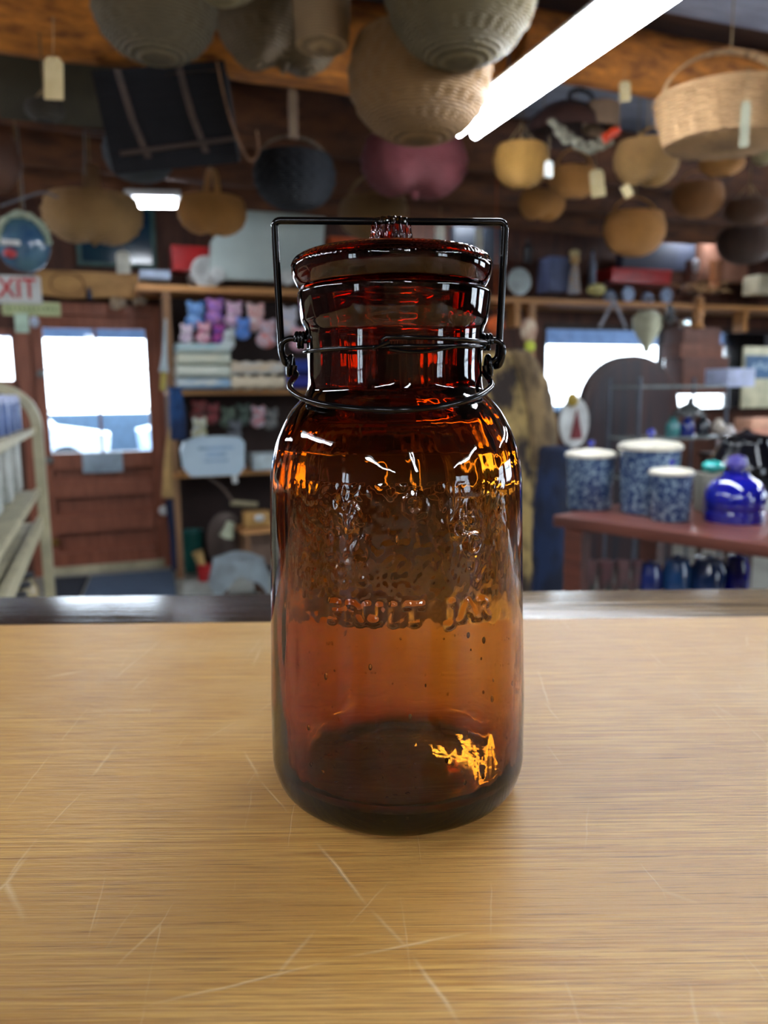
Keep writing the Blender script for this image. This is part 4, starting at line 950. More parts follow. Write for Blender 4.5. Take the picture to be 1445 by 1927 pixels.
MB().lathe([(0, 16 * k), (4 * k, 15 * k), (7 * k, 6 * k), (11 * k, -10 * k), (16 * k, -16 * k), (13 * k, -15 * k), (0, 8 * k)], 18).build('bell_body', mat('bell_metal', (190, 196, 200), .25, .8), o)
MB().cyl((0, 0, 15 * k), (0, 0, 34 * k), .003, 6).build('hanging_cord', M_string, o)
MB().ball((2 * k, 0, -18 * k), 4 * k).build('clapper', M_grey, o)
# column of red-brown boxes and a post before the window
ci = [((1266, 1350, 672, 742), (104, 60, 46)), ((1262, 1342, 648, 674), (124, 74, 54)), ((1268, 1336, 618, 650), (110, 66, 50))]
for (q, c), l in zip(ci, ('red-brown carved box, lowest of the stack in front of the window', 'red-brown carved box in the middle of the stack in front of the window', 'red-brown carved box topmost of the stack in front of the window')):
    o = box_(*q, 5.6, c, l, .25, 'wooden_box'); 
    d_ = o.dimensions if False else None
a = atn(1312, 648, 5.5); k = mpp(a); o = thing('carved_figure', 'carved golden wooden figure standing on the topmost red-brown box', 'figure', atn(1312, 618, 5.5), RZ)
MB().lathe([(0, 0), (16 * k, 0), (10 * k, 10 * k), (13 * k, 30 * k), (8 * k, 40 * k), (0, 44 * k)], 14, fn=lambda a_, q, r, z: (r * (1 + .15 * math.sin(2 * a_)), z)).build('body', mat('golden_carving', (196, 140, 82), .5, 0, (150, 100, 60), 20), o)
MB().ball((0, 0, 50 * k), 10 * k).build('head', mat('golden_carving', (0, 0, 0)), o)
a = atn(1290, 630, 5.4); tag(MB().lathe([(0, 0), (.04, 0), (.045, .05), (.03, .08), (0, .09)], 16).build('small_lantern', glassy('pale_glass', (210, 216, 210), .1), loc=atn(1288, 616, 5.42)), 'small pale glass lantern left of the carved figure', 'lantern')
# cream and blue sign
o, w, h, c = board(1396, 1500, 652, 766, 4.6, mat('cream_sign', (200, 196, 164), .5), .02, 'window_sign'); tag(o, 'cream sign with a blue band before the window at the right edge', 'sign')
MB().box((0, -.012, h * .17), (w * .96, .004, h * .38)).build('blue_band', mat('band_blue', (52, 92, 130), .5), o, smooth=False)
for i in range(4): MB().box((-w * .32 + i * w * .1, -.015, h * .17 + h * .03 * (i % 2)), (w * .05, .002, h * .1)).build('pale_letter_stroke', mat('pale_letters', (150, 176, 196), .5), o)
# dark round-topped headboard
a0 = atn(1088, 900, 4.9); k = mpp(a0); w = 220 * k; o = thing('arched_cupboard', 'dark arched wooden headboard standing in front of the window', 'headboard', Vector((a0.x, a0.y, 0)), RZ)
hz = a0.z; pts = [(0, 0), (w, 0), (w, hz + 110 * k)] + [(w / 2 + w / 2 * math.cos(t_) ** 1 if True else 0, hz + 110 * k + 118 * k * math.sin(t_) ** .8) for t_ in [PI * i / 20 for i in range(1, 20)]] + [(0, hz + 100 * k)]
MB().prism(pts, -.03, .05).build('panel', wood('blue_black_wood', (34, 26, 28), (70, 34, 26), .5, (3, 3, .4), 2.5), o, smooth=False)
MB().prism([(x * .86 + w * .07, z * .985 - .01) for x, z in pts], -.035, -.028).build('inset', wood('blue_black_wood2', (22, 24, 36), (62, 32, 28), .45, (6, 6, .4), 2.5), o, smooth=False)
# wire display rack with glass
a0 = atn(1198, 890, 3.9); k = mpp(a0); o = thing('display_stand', 'grey metal display stand with glass shelves behind the speckled canisters', 'display stand', Vector((a0.x, a0.y, 0)), RZ)
hz = a0.z
w = 206 * k
for x in (0, w):
    for yv in (0, .3): MB().cyl((x, yv, 0), (x, yv, hz + 178 * k), .010, 8).build('post', mat('slate_metal', (86, 92, 104), .4, .4), o)
shz = []
for pyy in (730, 828, 905):
    z_ = hz + (890 - pyy) * k; shz.append(z_); MB().box((w / 2, .15, z_), (w, .32, .014)).build('shelf_plate', mat('shelf_plate', (140, 150, 150), .25, .2), o, smooth=False)
for x, c, l in ((1265, (60, 130, 130), 'small teal glass jar at the left of the upper display shelf'), (1292, (20, 36, 120), 'cobalt glass jar in the middle of the upper display shelf'), (1322, (24, 34, 44), 'dark smoke glass jar at the right of the upper display shelf')):
    bottle(x, 782, 824, 26, 4.02, mat('gl_%d' % x, c, .12, coat=.6), l, 'jar', .5, 'glass_jar', 'glass jars on the display stand')
a = atn(1288, 782, 4.1); k = mpp(a)
tag(MB().lathe([(0, 0), (28 * k, 0), (28 * k, 6 * k), (18 * k, 18 * k), (5 * k, 24 * k), (4 * k, 34 * k), (0, 36 * k)], 20).build('glass_dome', mat('grey_dome', (84, 88, 88), .15), loc=atn(1296, 782, 4.1)), 'grey domed lid resting on the jars of the display stand', 'lid')
box_(1348, 1398, 694, 728, 3.98, (180, 190, 220), 'pale lilac box right of the display stand before the window')
# oval plate with red cone figure
a = atn(1080, 795, 4.2); k = mpp(a); o = thing('oval_plate', 'oval white-rimmed plate with a red cone figure beside the fur', 'plate', a, RZ)
MB().lathe([(0, 0), (24 * k, 0), (30 * k, -.012), (32 * k, -.006), (31 * k, .012), (0, .012)], 30, sy=1.5, M=Matrix.Rotation(PI / 2, 3, 'X')).build('rim', M_white, o)
MB().lathe([(0, -.001), (25 * k, -.001), (25 * k, .004), (0, .004)], 28, sy=1.5, M=Matrix.Rotation(PI / 2, 3, 'X')).build('picture', mat('plate_scene', (150, 170, 150), .4, 0, (206, 130, 90), 8), o)
MB().lathe([(0, 30 * k), (2 * k, 26 * k), (14 * k, -26 * k), (0, -27 * k)], 16, c=(2 * k, -.02, -4 * k), sy=.3).build('red_cone', mat('deep_red', (122, 26, 34), .5), o)
p = atn(1077, 752, 4.15); tag(MB().ball((0, 0, 0), 12 * k, 1, .8, 1.1).build('yellow_knob', mat('mustard', (190, 160, 60), .5), loc=p, rz=RZ), 'mustard yellow ball just above the oval plate', 'ball')

# fur pelts and coat
def pelt(pts, n, c, c2, label, amp=.05, name='hanging_fur_pelt', cat='fur'):
    q = [atn(x, y, n) for x, y in pts]; c0 = q[0].copy(); c0.z = min(v.z for v in q); 
    zs = max(v.z for v in q); 
    loc = [((v - c0).dot(U), (v - c0).z) for v in q]
    mb = MB(); R_ = 44; rings = []
    # silhouettes given as left/right pairs
    half = len(loc) // 2; Lp = loc[:half]; Rp = loc[half:][::-1]
    for i in range(R_ + 1):
        t_ = i / R_ * (half - 1); j = min(int(t_), half - 2); f = t_ - j
        l = (Lp[j][0] * (1 - f) + Lp[j + 1][0] * f, Lp[j][1] * (1 - f) + Lp[j + 1][1] * f); r = (Rp[j][0] * (1 - f) + Rp[j + 1][0] * f, Rp[j][1] * (1 - f) + Rp[j + 1][1] * f)
        ring = []; K = 28; cx, cz = (l[0] + r[0]) / 2, (l[1] + r[1]) / 2; hw = (r[0] - l[0]) / 2
        for kk in range(K):
            a_ = 2 * PI * kk / K; nn = 1 + amp * 3 * noise.noise(Vector((math.cos(a_) * 3, math.sin(a_) * 3, i * .3))) + amp * 2 * noise.noise(Vector((a_ * 8, i * .9, 3)))
            ring.append(mb.bm.verts.new((cx + hw * math.cos(a_) * nn, .07 * math.sin(a_) * nn * (1 if i not in (0, R_) else .3), cz + (r[1] - l[1]) / 2 * math.cos(a_))))
        rings.append(ring)
    for A, B in zip(rings, rings[1:]):
        for kk in range(28): mb.bm.faces.new((A[kk], A[(kk + 1) % 28], B[(kk + 1) % 28], B[kk]))
    mb.bm.faces.new(rings[0]); mb.bm.faces.new(rings[-1][::-1])
    return tag(mb.build(name, mat('fur_m' + name + '%d' % c[0], c, .9, 0, c2, 9, (1, 1, .5), .9, 60, lo=.42, hi=.58), loc=c0, rz=RZ), label, cat)
pelt([(905, 665), (890, 760), (890, 900), (900, 1000), (930, 1130), (1010, 1130), (1015, 1000), (1020, 900), (1045, 790), (985, 655)], 4.0, (176, 148, 92), (50, 40, 36), 'tan and dark fur pelt hanging right behind the jar')
pelt([(965, 660), (985, 720), (1000, 800), (1005, 880), (1035, 880), (1046, 820), (1030, 720), (990, 658)], 3.78, (140, 116, 80), (90, 74, 54), 'narrow brown fur pelt over the right shoulder of the larger pelt')
pelt([(1020, 840), (1008, 920), (1004, 1000), (1004, 1120), (1066, 1120), (1068, 1000), (1072, 920), (1072, 838)], 3.6, (16, 34, 66), (8, 16, 38), 'dark navy coat hanging between the fur and the speckled canisters', .03, 'hanging_coat', 'coat')
p = atn(994, 632, 4.1); k = mpp(p); o = thing('felt_gnome', 'pale knitted ornament with a lime patch hanging above the fur', 'ornament', p, RZ)
MB().ball((0, 0, 10 * k), 18 * k, .9, .7, 1.3, 16, .15).build('body', mat('knit', (196, 180, 156), .9, 0, (150, 110, 90), 20), o)
MB().ball((0, -.02, -20 * k), 11 * k, 1, .6, 1).build('lime_patch', mat('lime', (196, 206, 70), .7), o)
p = atn(932, 612, 4.3); k = mpp(p); tag(MB().ball((0, 0, 0), 17 * k, 1, .8, 1, 16, .1).cyl((0, 0, 15 * k), (0, 0, CH - p.z - .02), .002, 6).build('hanging_hat', mat('orange_knit', (226, 100, 36), .8), loc=p, rz=RZ), 'orange knitted cap hanging inside the right upright of the bail', 'cap')
p = atn(1022, 500, 5.2)

# ------------------------------------------------------------------ display table at the right with canisters
ZT = .99
c1 = atz(1048, 968, ZT); c2 = atz(1460, 1024, ZT); dv = (c2 - c1).normalized(); ta = math.atan2(dv.y, dv.x); Lt = (c2 - c1).length + .35
tb = thing('display_table', 'reddish brown wooden display table with lower shelf at the right', 'table', Vector((c1.x, c1.y, 0)), ta)
M_rt = wood('red_brown_table', (110, 58, 44), (84, 42, 32), .4, (1, 10, 10), 3, .2)
MB().box((Lt / 2, .26, ZT - .018), (Lt, .56, .036), bev=.004).build('tabletop', M_rt, tb)
for x, y in ((.06, .03), (.06, .48), (Lt * .72, .03), (Lt * .72, .48)): MB().box((x, y, (ZT - .036) / 2), (.065, .05, ZT - .036)).build('leg', M_rt, tb, smooth=False)
kz = atz(1250, 1112, .6); ZS = .70
MB().box((Lt / 2, .26, ZS), (Lt - .04, .50, .025)).build('lower_shelf', M_rt, tb, smooth=False)
def speck():
    t = NT('speckled_enamel'); p = t.n('ShaderNodeBsdfPrincipled', Roughness=.18); tc = t.n('ShaderNodeTexCoord')
    nz = t.n('ShaderNodeTexNoise', Scale=75.0, Detail=5.0, Roughness=.7); t.l(tc.outputs['Object'], nz.inputs['Vector'])
    r = t.n('ShaderNodeMapRange'); r.inputs[1].default_value = .46; r.inputs[2].default_value = .62; t.l(nz.outputs[0], r.inputs[0])
    t.l(t.mix(r.outputs[0], srgb(20, 48, 96), srgb(150, 172, 186)), p.inputs['Base Color']); t.l(p.outputs[0], t.out.inputs[0]); return t.m
M_sp = speck(); M_cob = mat('cobalt_enamel', (24, 34, 150), .15, coat=.6)
M_cl = mat('canister_lid', (226, 220, 200), .3)
for (x, y0, y1, wpx, l) in ((1120, 852, 962, 94, 'leftmost blue speckled canister with cream lid on the display table'), (1237, 836, 972, 118, 'tallest blue speckled canister with cream lid in the middle of the display table'), (1273, 886, 984, 82, 'smallest blue speckled canister with cream lid in front of the tallest one')):
    b_ = atz(x, y1, ZT); k = mpp(b_); r = wpx * k / 2; h = (y1 - y0) * k; b_ = b_ + Vector((0, r * .9, 0)); 
    o = thing('speckled_canister', l, 'canister', Vector((b_.x, b_.y, ZT)), 0, 'speckled canisters on the display table')
    MB().lathe([(0, 0), (r * .84, 0), (r * .88, .004), (r * .96, h * .9), (r * .96, h * .92), (0, h * .92)], 40).build('body', M_sp, o)
    MB().lathe([(r * .97, h * .90), (r * 1.02, h * .91), (r * 1.02, h * .96), (r * .9, h * 1.0), (r * .3, h * 1.04), (0, h * 1.05)], 40).build('lid', M_cl, o)
    MB().lathe([(r * .07, h * 1.03), (r * .06, h * 1.08), (r * .13, h * 1.12), (r * .12, h * 1.18), (0, h * 1.20)], 20).build('lid_knob', M_cob, o)
b_ = atz(1398, 986, ZT); k = mpp(b_); r = 56 * k; b_ += Vector((0, r * .7, 0))
o = thing('cobalt_jar', 'cobalt blue glass jar with stopper at the right edge of the table', 'jar', Vector((b_.x, b_.y, ZT)))
M_cg = glassy('cobalt_glass', (30, 44, 210), .04)
MB().lathe([(0, 0), (r * .98, 0), (r, r * .08), (r, r * .35), (r * .97, r * .38), (r, r * .42), (r * .98, r * 1.0), (r * .8, r * 1.35), (r * .45, r * 1.55), (r * .4, r * 1.7), (0, r * 1.7)], 36).build('body', mat('cobalt_solid', (16, 22, 140), .08, coat=.8), o)
MB().lathe([(0, r * 1.7), (r * .2, r * 1.72), (r * .35, r * 1.95), (r * .28, r * 2.2), (0, r * 2.3)], 24).build('stopper', mat('violet_glass', (90, 84, 160), .08, coat=.8), o)
price_tag(1430, 912, 976, 34, 2.05, 'white rectangular tag leaning on the cobalt jar', M_paperw, tilt=-24)
b_ = atz(1425, 960, ZT); k = mpp(b_); r = 62 * k
o = thing('black_kettle', 'big glossy black pot behind the cobalt jar at the right edge', 'pot', Vector((b_.x + .1, b_.y + .32, ZT)))
MB().lathe([(0, 0), (r * .9, 0), (r * 1.1, r * .5), (r * 1.1, r * 1.2), (r * .8, r * 1.8), (r * .8, r * 2.0), (0, r * 2.1)], 32).build('body', mat('gloss_black', (8, 10, 18), .12), o)
MB().lathe([(r * .84, r * 2.0), (r * .84, r * 2.08), (r * .2, r * 2.2), (0, r * 2.35)], 28).build('lid', mat('gloss_black', (0, 0, 0)), o)
pb0 = atz(1337, 962, ZT); kb = mpp(pb0); p = pb0 + Z * (72 * kb + 12 * kb)
tag(MB().ball((0, 0, 0), 17 * mpp(p), 1.2, 1, .7, 14, .15).build('teal_glass_float', mat('teal_glass', (50, 190, 180), .1, coat=.5), loc=p), 'small bright teal glass float between the canisters and the black pot', 'glass float')
tag(MB().box((0, 0, 36 * kb), (50 * kb, .08, 72 * kb), bev=.002).build('box', mat('greybeige', (128, 124, 110), .7), loc=pb0), 'grey-beige box under the teal float on the display table', 'box')
# lower shelf stuff
LS = [((1100, 1132), (150, 108, 108)), ((1134, 1164), (140, 98, 100)), ((1166, 1192), (150, 112, 112)), ((1194, 1212), (130, 92, 96))]
for i, ((x0, x1), c) in enumerate(LS):
    b_ = atz(x0 + 14, 1118, ZS + .012); k = mpp(b_); r = (x1 - x0) * k / 2 * 1.05
    o = thing('pink_mug', ['leftmost dusty pink cup on the lower table shelf', 'second dusty pink cup from the left on the lower table shelf', 'third dusty pink cup from the left on the lower table shelf', 'rightmost dusty pink cup on the lower table shelf'][i], 'cup', Vector((b_.x, b_.y + .06, ZS + .0125)), 0, 'dusty pink cups')
    MB().lathe([(0, 0), (r * .8, 0), (r, .05), (r, .10), (r * .9, .10), (r * .88, .02), (0, .015)], 20).build('cup', mat('pink_%d' % i, c, .4, 0, (90, 96, 92), 14), o)
for i, (x, wpx, hpx, c, l) in enumerate(((1238, 46, 52, (44, 62, 140), 'indigo glass jar on the lower table shelf'), (1290, 54, 62, (36, 84, 140), 'steel blue jar with bright knob on the lower table shelf'), (1350, 66, 62, (34, 66, 120), 'wide blue jar on the lower table shelf'), (1406, 44, 66, (10, 16, 150), 'deep cobalt jar at the right of the lower table shelf'))):
    b_ = atz(x, 1120, ZS + .012); k = mpp(b_); r = wpx * k / 2; h = hpx * k * 1.1
    o = thing('blue_jar', l, 'jar', Vector((b_.x, b_.y + .08, ZS + .0125)), 0, 'blue jars on the lower shelf')
    MB().lathe([(0, 0), (r, 0), (r, h * .6), (r * .8, h * .78), (r * .8, h * .85), (0, h * .86)], 24).build('body', mat('bj_%d' % i, c, .12, coat=.6), o)
    MB().lathe([(r * .85, h * .85), (r * .85, h * .9), (r * .2, h * .95), (r * .18, h), (0, h)], 20).build('lid', mat('bjl_%d' % i, tuple(int(v * .7) for v in c), .15, coat=.5), o)
# peach boxes and knick-knacks behind the table
for i, (y0, y1, c) in enumerate(((786, 806, (226, 170, 140)), (807, 826, (216, 150, 126)), (827, 846, (222, 176, 130)))):
    box_(1398, 1470, y0, y1, 3.9, c, ['topmost', 'middle', 'lowest'][i] + ' peach box in the small pile above the black pot', .15, 'peach_box', 'box', 'peach boxes')
kn_ = [(1352, 800, 12, (200, 190, 176)), (1372, 812, 13, (206, 200, 196)), (1360, 832, 12, (190, 178, 180)), (1385, 845, 11, (196, 166, 120)), (1350, 856, 11, (170, 130, 86))]
for i, (x, y, r, c) in enumerate(kn_):
    p = atn(x, y, 3.8); k = mpp(p)
    tag(MB().lathe([(0, -r * k), (r * k * .8, -r * k), (r * k, 0), (r * k * .4, r * k * .7), (r * k * .5, r * k), (0, r * k)], 14).build('china_ornament', mat('china_%d' % i, c, .3), loc=p), ['ivory china ornament left of the peach boxes, topmost', 'white china ornament touching the peach boxes', 'mauve-grey china ornament in the middle of the group', 'tan china ornament low beside the peach boxes', 'brown china ornament lowest of the group'][i], 'ornament', 'china ornaments')
sd = thing('side_table', 'dim small table carrying the china ornaments and peach boxes', 'table', room(*sn(atn(1400, 860, 3.95)), 0), RZ)
zz = atn(1400, 852, 3.9).z
MB().box((0, 0, zz - .012), (.5, .3, .02)).build('tabletop', M_dkwood, sd, smooth=False)
for x in (-.22, .22):
    for y in (-.12, .12): MB().box((x, y, (zz - .022) / 2), (.03, .03, zz - .022)).build('leg', M_dkwood, sd, smooth=False)

# ------------------------------------------------------------------ lower left things under the shelf
o = thing('printed_bag', 'pale blue plastic bag with faint print hanging from the lower shelf', 'bag', atn(404, 895, ND - .30), RZ); k = mpp(Vector(o.location)); 
pts = [(-44, 0), (44, 0), (56, 14), (58, 60), (50, 70), (20, 74), (-30, 74), (-54, 66), (-60, 50), (-58, 18)]
MB().prism([(x * k, z * k) for x, z in pts], -.02, .02).build('bag', mat('pale_blue_plastic', (186, 206, 218), .35, 0, (170, 192, 208), 3, bump=.3, bscale=12), o)
for i in range(3): MB().box((4 * k, -.022, (52 - 12 * i) * k), ((66, 36, 44)[i] * k, .002, (5, 6, 4)[i] * k)).build('faint_print', mat('faint_blue', (150, 180, 212), .5), o)
MB().tube([(36 * k, 0, 4 * k), (38 * k, 0, -16 * k)], 5 * k, 8).build('tie', M_white, o)
box_(472, 520, 852, 882, ND - .1, (206, 222, 226), 'white tub on the lower shelf touching the jar outline', .2)
# tapering posts/tools beside the unit
def stick(P, r, m_, label, name, cat, n=ND - .28, rr=None):
    q = [atn(x, y, n) for x, y in P]; c0 = q[-1].copy(); mb = MB(); mb.tube(smooth_path([v - c0 for v in q], 5), rr or r, 10)
    return tag(mb.build(name, m_, loc=c0), label, cat)
stick([(312, 600), (310, 660), (308, 700)], .02, mat('pale_ladle', (176, 190, 196), .4), 'pale ladle hanging beside the left post of the shelf unit', 'ladle', 'ladle', rr=lambda t_: .008 + .03 * t_ * t_)
stick([(309, 690), (306, 735)], .02, mat('yellow_tool', (180, 160, 60), .6), 'yellow handled brush hanging under the pale ladle', 'brush', 'brush')
pelt([(318, 728), (318, 780), (322, 828), (350, 828), (350, 780), (340, 728)], ND - .30, (30, 70, 120), (20, 40, 76), 'blue cloth hanging on the left post of the shelf unit', .04, 'hanging_cloth', 'cloth')
stick([(322, 800), (316, 860), (316, 935)], .03, mat('straw_broom', (176, 140, 88), .9), 'straw broom head leaning between the door and the shelf unit', 'broom', 'broom', rr=lambda t_: .012 + .035 * t_)
stick([(318, 940), (324, 1000), (328, 1072)], .03, M_navy, 'dark navy umbrella hanging beneath the broom by the post', 'umbrella', 'umbrella', rr=lambda t_: .03 - .01 * t_)
stick([(392, 898), (420, 920), (438, 944)], .011, mat('dull_handle', (104, 84, 72), .6), 'dull wooden handle slanting under the pale blue bag', 'tool_handle', 'handle', n=ND - .1)
stick([(434, 946), (484, 950)], .022, mat('pale_roll', (160, 150, 118), .7), 'pale rolled paper lying level under the shelf', 'paper_roll', 'roll', n=ND - .05)
p = atz(437, 1060, 0); 
c0 = atn(425, 1020, ND + .02); k = mpp(c0); tag(MB().ball((0, 0, 0), 58 * k, .62, .12, 1, 28).build('oval_tray', mat('taupe_tray', (84, 68, 60), .5), loc=c0, rz=RZ), 'dark taupe oval tray leaning against the back under the shelf', 'tray')
# workbench shelf below
bz = atn(470, 995, ND - .1).z; c0 = atn(450, 995, ND - .1)
o = thing('low_bench', 'low tan wooden bench under the shelf just left of the jar', 'bench', Vector((c0.x, c0.y, 0)), RZ)
MB().box((.3, 0, bz), (.62, .3, .04), bev=.006).build('seat', M_pine, o); MB().box((.3, .1, bz * .5), (.56, .02, bz * .75)).build('apron', mat('mauve_brown', (150, 122, 104), .7), o, smooth=False)
for x in (.04, .56): MB().box((x, 0, bz / 2), (.05, .24, bz)).build('leg', M_post, o, smooth=False)
box_(458, 506, 962, 988, ND - .16, (206, 158, 88), 'golden wooden block on the low bench', .15, 'wooden_block', 'block')
p = atn(488, 975, ND - .26); tag(MB().ball((0, 0, 0), .035, 1.1, .7, .8).build('white_dish', M_white, loc=p, rz=RZ), 'small white dish in front of the golden block', 'dish')
p = atn(432, 990, ND - .25); o = thing('hanging_lamp', 'pale greenish clamp lamp head pointing down by the bench', 'lamp', p, rot=(0, .35, RZ)); k = mpp(p)
MB().lathe([(0, 10 * k), (8 * k, 8 * k), (9 * k, -4 * k), (14 * k, -22 * k), (11 * k, -22 * k), (0, 0)], 18).build('lamp_shade', mat('pale_green_metal', (186, 192, 160), .35), o)
MB().ball((0, 0, -18 * k), 7 * k).build('bulb', mat('bulb_white', (214, 214, 200), .3), o)
# bin, bottle, stool with towel
c0 = atz(372, 1088, 0); k = mpp(c0)
o = thing('green_bin', 'dark green bin standing under the shelf unit', 'bin', c0 + N * .25, RZ)
MB().lathe([(0, 0), (17 * k, 0), (21 * k, 80 * k), (19 * k, 80 * k), (15 * k, 4 * k), (0, 4 * k)], 28).build('body', mat('bin_green', (12, 86, 78), .4), o)
MB().tube([(21 * k * math.cos(t_), 21 * k * math.sin(t_), 80 * k) for t_ in [2 * PI * i / 28 for i in range(28)]], .008, 8, closed=True).build('rim', mat('bin_rim', (30, 90, 90), .4), o)
c0 = atz(386, 1093, 0); o = thing('red_bucket', 'small red pail with a straw coloured brush head standing before the green bin', 'pail', c0, RZ)
MB().lathe([(0, 0), (12 * k, 0), (14 * k, 32 * k), (12 * k, 32 * k), (10 * k, 3 * k), (0, 3 * k)], 20).build('pail', mat('pail_red', (196, 40, 44), .4), o)
MB().tube(smooth_path([(0, 0, 8 * k), (-6 * k, 0, 34 * k), (-12 * k, 0, 56 * k)], 5), lambda t_: (5 + 6 * t_) * k, 12).build('brush_head', mat('straw_brush', (206, 170, 108), .8), o)
c0 = atz(452, 1128, 0); k = mpp(c0); hs = .36
o = thing('wooden_stool', 'brown wooden stool draped with a white towel left of the jar', 'stool', c0, RZ)
hs = atn(450, 1055, sn(c0)[1]).z
MB().lathe([(0, hs - .03), (.17, hs - .03), (.175, hs - .01), (.17, hs), (0, hs)], 28).build('seat', M_post, o)
for x, y in ((-.10, -.09), (.13, -.08), (-.10, .1), (.12, .1)): MB().tube([(x * 1.25, y * 1.25, 0), (x, y, hs - .03)], .024, 10).build('leg', wood('stool_leg', (112, 76, 52), (84, 54, 38), .6, (10, 10, 1)), o)
tw = MB(); G = 26
vv = [[None] * (G + 1) for _ in range(G + 1)]
for i in range(G + 1):
    for j in range(G + 1):
        x = -.27 + .52 * i / G; y = -.24 + .44 * j / G; r = math.hypot(x, y); dz = -max(0, r - .17) * 1.5 if r > .17 else 0
        sc2 = 1 if r < .17 else (.17 + (r - .17) * .35) / r
        vv[i][j] = tw.bm.verts.new((x * sc2, y * sc2, .012 + dz + .022 * noise.noise(Vector((x * 9, y * 9, 0)))))
for i in range(G):
    for j in range(G): tw.bm.faces.new((vv[i][j], vv[i + 1][j], vv[i + 1][j + 1], vv[i][j + 1]))
bmesh.ops.solidify(tw.bm, geom=tw.bm.faces[:], thickness=.012)
tag(tw.build('draped_towel', mat('white_towel', (206, 220, 226), .95, bump=.4, bscale=60), loc=c0 + Z * (hs + .012), rz=RZ), 'white towel draped over the brown wooden stool', 'towel')
# floor mats
def flat(name, P, m_, label, cat, th=.01):
    q = [atz(x, y, 0) for x, y in P]; c0 = q[0].copy(); mb = MB(); A = [mb.bm.verts.new(v - c0) for v in q]; B = [mb.bm.verts.new(v - c0 + Z * th) for v in q]
    mb.bm.faces.new(A[::-1]); mb.bm.faces.new(B)
    for i in range(len(q)): mb.bm.faces.new((A[i], A[(i + 1) % len(q)], B[(i + 1) % len(q)], B[i]))
    return tag(mb.build(name, m_, loc=c0, smooth=False), label, cat)
flat('door_mat', [(172, 1086), (326, 1074), (336, 1150), (140, 1160)], mat('mat_bluegrey', (82, 100, 122), .9, 0, (70, 86, 108), 40, bump=.3), 'blue-grey mat on the floor in front of the door', 'mat')
flat('dark_mat', [(98, 1090), (166, 1086), (134, 1162), (84, 1168)], mat('mat_dark', (46, 54, 66), .9), 'dark mat strip on the floor left of the blue-grey mat', 'mat')
flat('white_mat', [(345, 1094), (560, 1082), (600, 1150), (345, 1160)], mat('mat_white', (196, 202, 194), .7), 'off-white floor sheet under the stool', 'mat', .006)

# ------------------------------------------------------------------ display rack at the left
NR = 3.5
p = atn(90, 1060, NR); sP_, _n = sn(p); zt = atn(60, 728, NR).z
rk = thing('display_rack', 'cream metal display rack with rounded top at the left edge', 'rack', room(sP_, NR, 0), RZ)
ht = zt; RW = .62
def frame(y):
    mb = MB(); band(mb, [(0, y, 0), (0, y, ht - .16)] + [Vector((-.16 + .16 * math.cos(t_), y, ht - .16 + .16 * math.sin(t_))) for t_ in [PI / 2 * i / 10 for i in range(1, 11)]] + [Vector((-RW + .16, y, ht))] + [Vector((-RW + .16 - .16 * math.sin(t_), y, ht - .16 + .16 * math.cos(t_))) for t_ in [PI / 2 * i / 10 for i in range(1, 11)]] + [(-RW, y, 0)], .045, .04, (0, 1, 0)); return mb
frame(0).build('end_frame', M_cream, rk); frame(-2.3).build('end_frame', M_cream, rk)
rz_ = [atn(72, yv, NR).z for yv in (985, 925, 812)]
rz_.append(.52)
for z_ in rz_:
    MB().box((-RW / 2, -1.15, z_), (RW - .05, 2.26, .015)).box((-.015, -1.15, z_ + .005), (.02, 2.26, .055 if z_ == rz_[0] else .022)).build('shelf_tray', M_cream, rk, smooth=False)
z1, z2, z3, z4 = rz_
# goods on the rack
def onrack(x, y, z_): return room(sP_ + x, NR + y, z_ + .008)
bl = ['nearest the post', 'second from the post', 'third from the post', 'fourth from the post', 'fifth from the post', 'sixth from the post']
for i in range(6):
    o = thing('blue_packet', 'slim blue-grey packet on the top rack shelf, ' + bl[i], 'packet', onrack(-.07 - (i % 2) * .012 , -.06 - .105 * i, z3), RZ, 'blue-grey packets on the rack')
    MB().box((0, 0, .055), (.03, .06, .11), bev=.006).build('packet', mat('packet_blue', (112, 132, 178), .35, 0, (80, 96, 140), 20), o)
    MB().ball((0, 0, .12), .018, 1, 1, 1.3, 10).build('top_loop', mat('pale_lav', (190, 200, 230), .3), o)
for i in range(3):
    o = MB().box((0, 0, .11), (.07, .15, .19), bev=.006); ob_ = o.build('seed_carton', mat('carton_white', (198, 200, 194), .6, 0, (150, 156, 150), 12), loc=onrack(-.10, -.14 - .34 * i, z2), rz=RZ); tag(ob_, 'grey-white carton on the middle rack shelf, ' + bl[i], 'carton', 'white cartons on the rack')
for i in range(3):
    g = MB()
    for j in range(14): a = random.uniform(0, 6.28); g.tube([(0, 0, 0), (.03 * math.cos(a), .03 * math.sin(a), .09), (.07 * math.cos(a), .07 * math.sin(a), .13)], lambda t_: .012 * (1.1 - t_), 5, flat=.3)
    tag(g.build('potted_plant', mat('leaf_green', (46, 120, 40), .5), loc=onrack(-.22, -.12 - .3 * i, z2), rz=RZ), 'green leafy bunch on the middle rack shelf, ' + bl[i], 'plant', 'green bunches on the rack')
for i in range(5):
    o = thing('glass_tumbler', 'clear glass tumbler lying on the lower rack shelf, ' + bl[i], 'glass', onrack(-.27 - .05 * (i % 2), -.10 - .16 * i, z1 + .001), RZ, 'glass tumblers on the rack')
    MB().lathe([(0, 0), (.03, 0), (.036, .1), (.033, .1), (.027, .01), (0, .01)], 18).build('glass', mat('silver_glass', (190, 206, 200), .08, .3), o)
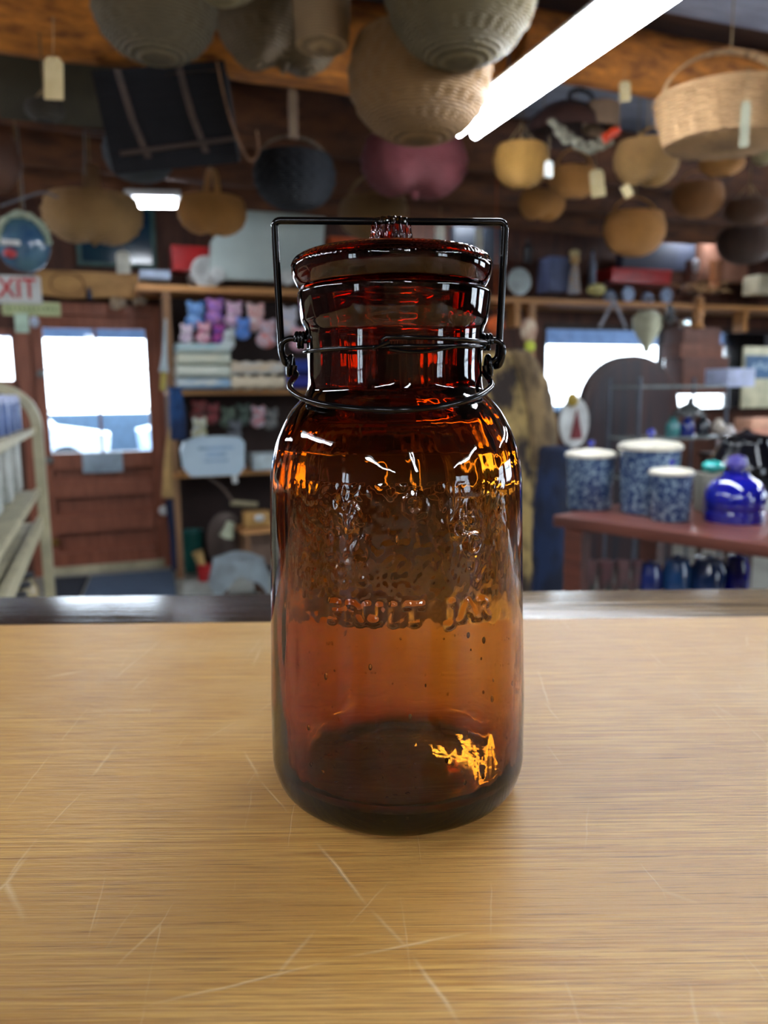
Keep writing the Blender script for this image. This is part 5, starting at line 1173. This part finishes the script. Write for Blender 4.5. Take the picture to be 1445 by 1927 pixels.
for i in range(3):
    ob_ = MB().ball((0, 0, .075), .12, .6, .9, .60, 20, .3).build('yarn_bundle', mat('grey_yarn', (128, 124, 120), .95, 0, (90, 88, 88), 40, bump=.8, bscale=50), loc=onrack(-.13, -.18 - .34 * i, z1), rz=RZ); tag(ob_, 'grey knotted yarn bundle on the lower rack shelf, ' + bl[i], 'yarn', 'yarn bundles on the rack')
for i in range(4):
    o = bottle(0, 0, 10, 10, 3, mat('olive_jar', (140, 146, 120), .15, 0, (170, 130, 80), 14, coat=.5), 'squat glass jar with greenish filling on the bottom rack shelf, ' + bl[i], 'jar', .7, 'preserve_jar', 'preserve jars on the rack')
    o.location = onrack(-.09, -.10 - .17 * i, z4); s_ = .13 / max((o.children[0].dimensions.z), 1e-4) if False else None
    k0 = mpp(atn(0, 10, 3)) * 10; o.scale = (.10 / k0 * 1.1, .10 / k0 * 1.1, .14 / k0)
bx_ = MB().box((0, 0, .09), (.12, .30, .18), bev=.005).build('teal_box', mat('teal_carton', (86, 150, 160), .6), loc=onrack(-.35, -.1, .53), rz=RZ); tag(bx_, 'teal carton at the back of the bottom rack shelf', 'box')

# ------------------------------------------------------------------ world
w = bpy.data.worlds.new('sky'); scn.world = w; w.use_nodes = True; nt = w.node_tree
bg = nt.nodes['Background']; sky = nt.nodes.new('ShaderNodeTexSky')
tcw = nt.nodes.new('ShaderNodeTexCoord'); sp_ = nt.nodes.new('ShaderNodeSeparateXYZ'); nt.links.new(tcw.outputs['Generated'], sp_.inputs[0])
rp_ = nt.nodes.new('ShaderNodeMapRange'); rp_.inputs[1].default_value = -.05; rp_.inputs[2].default_value = .5; nt.links.new(sp_.outputs[2], rp_.inputs[0])
mx = nt.nodes.new('ShaderNodeMix'); mx.data_type = 'RGBA'; nt.links.new(rp_.outputs[0], mx.inputs[0]); mx.inputs[6].default_value = (.86, .93, 1, 1); mx.inputs[7].default_value = (.62, .78, 1, 1)
nt.nodes.remove(sky); nt.links.new(mx.outputs[2], bg.inputs[0]); bg.inputs[1].default_value = 4.0

cy = scn.cycles
cy.max_bounces = 16; cy.transmission_bounces = 16; cy.glossy_bounces = 6; cy.diffuse_bounces = 4; cy.transparent_max_bounces = 12
cy.caustics_refractive = True; cy.caustics_reflective = False; cy.sample_clamp_indirect = 6.0; cy.blur_glossy = .5
cy.use_denoising = True
vs = scn.view_settings
scn.display_settings.display_device = 'sRGB'; vs.view_transform = 'Standard'; vs.look = 'None'; vs.gamma = 1; vs.use_curve_mapping = False; vs.exposure = 1.6
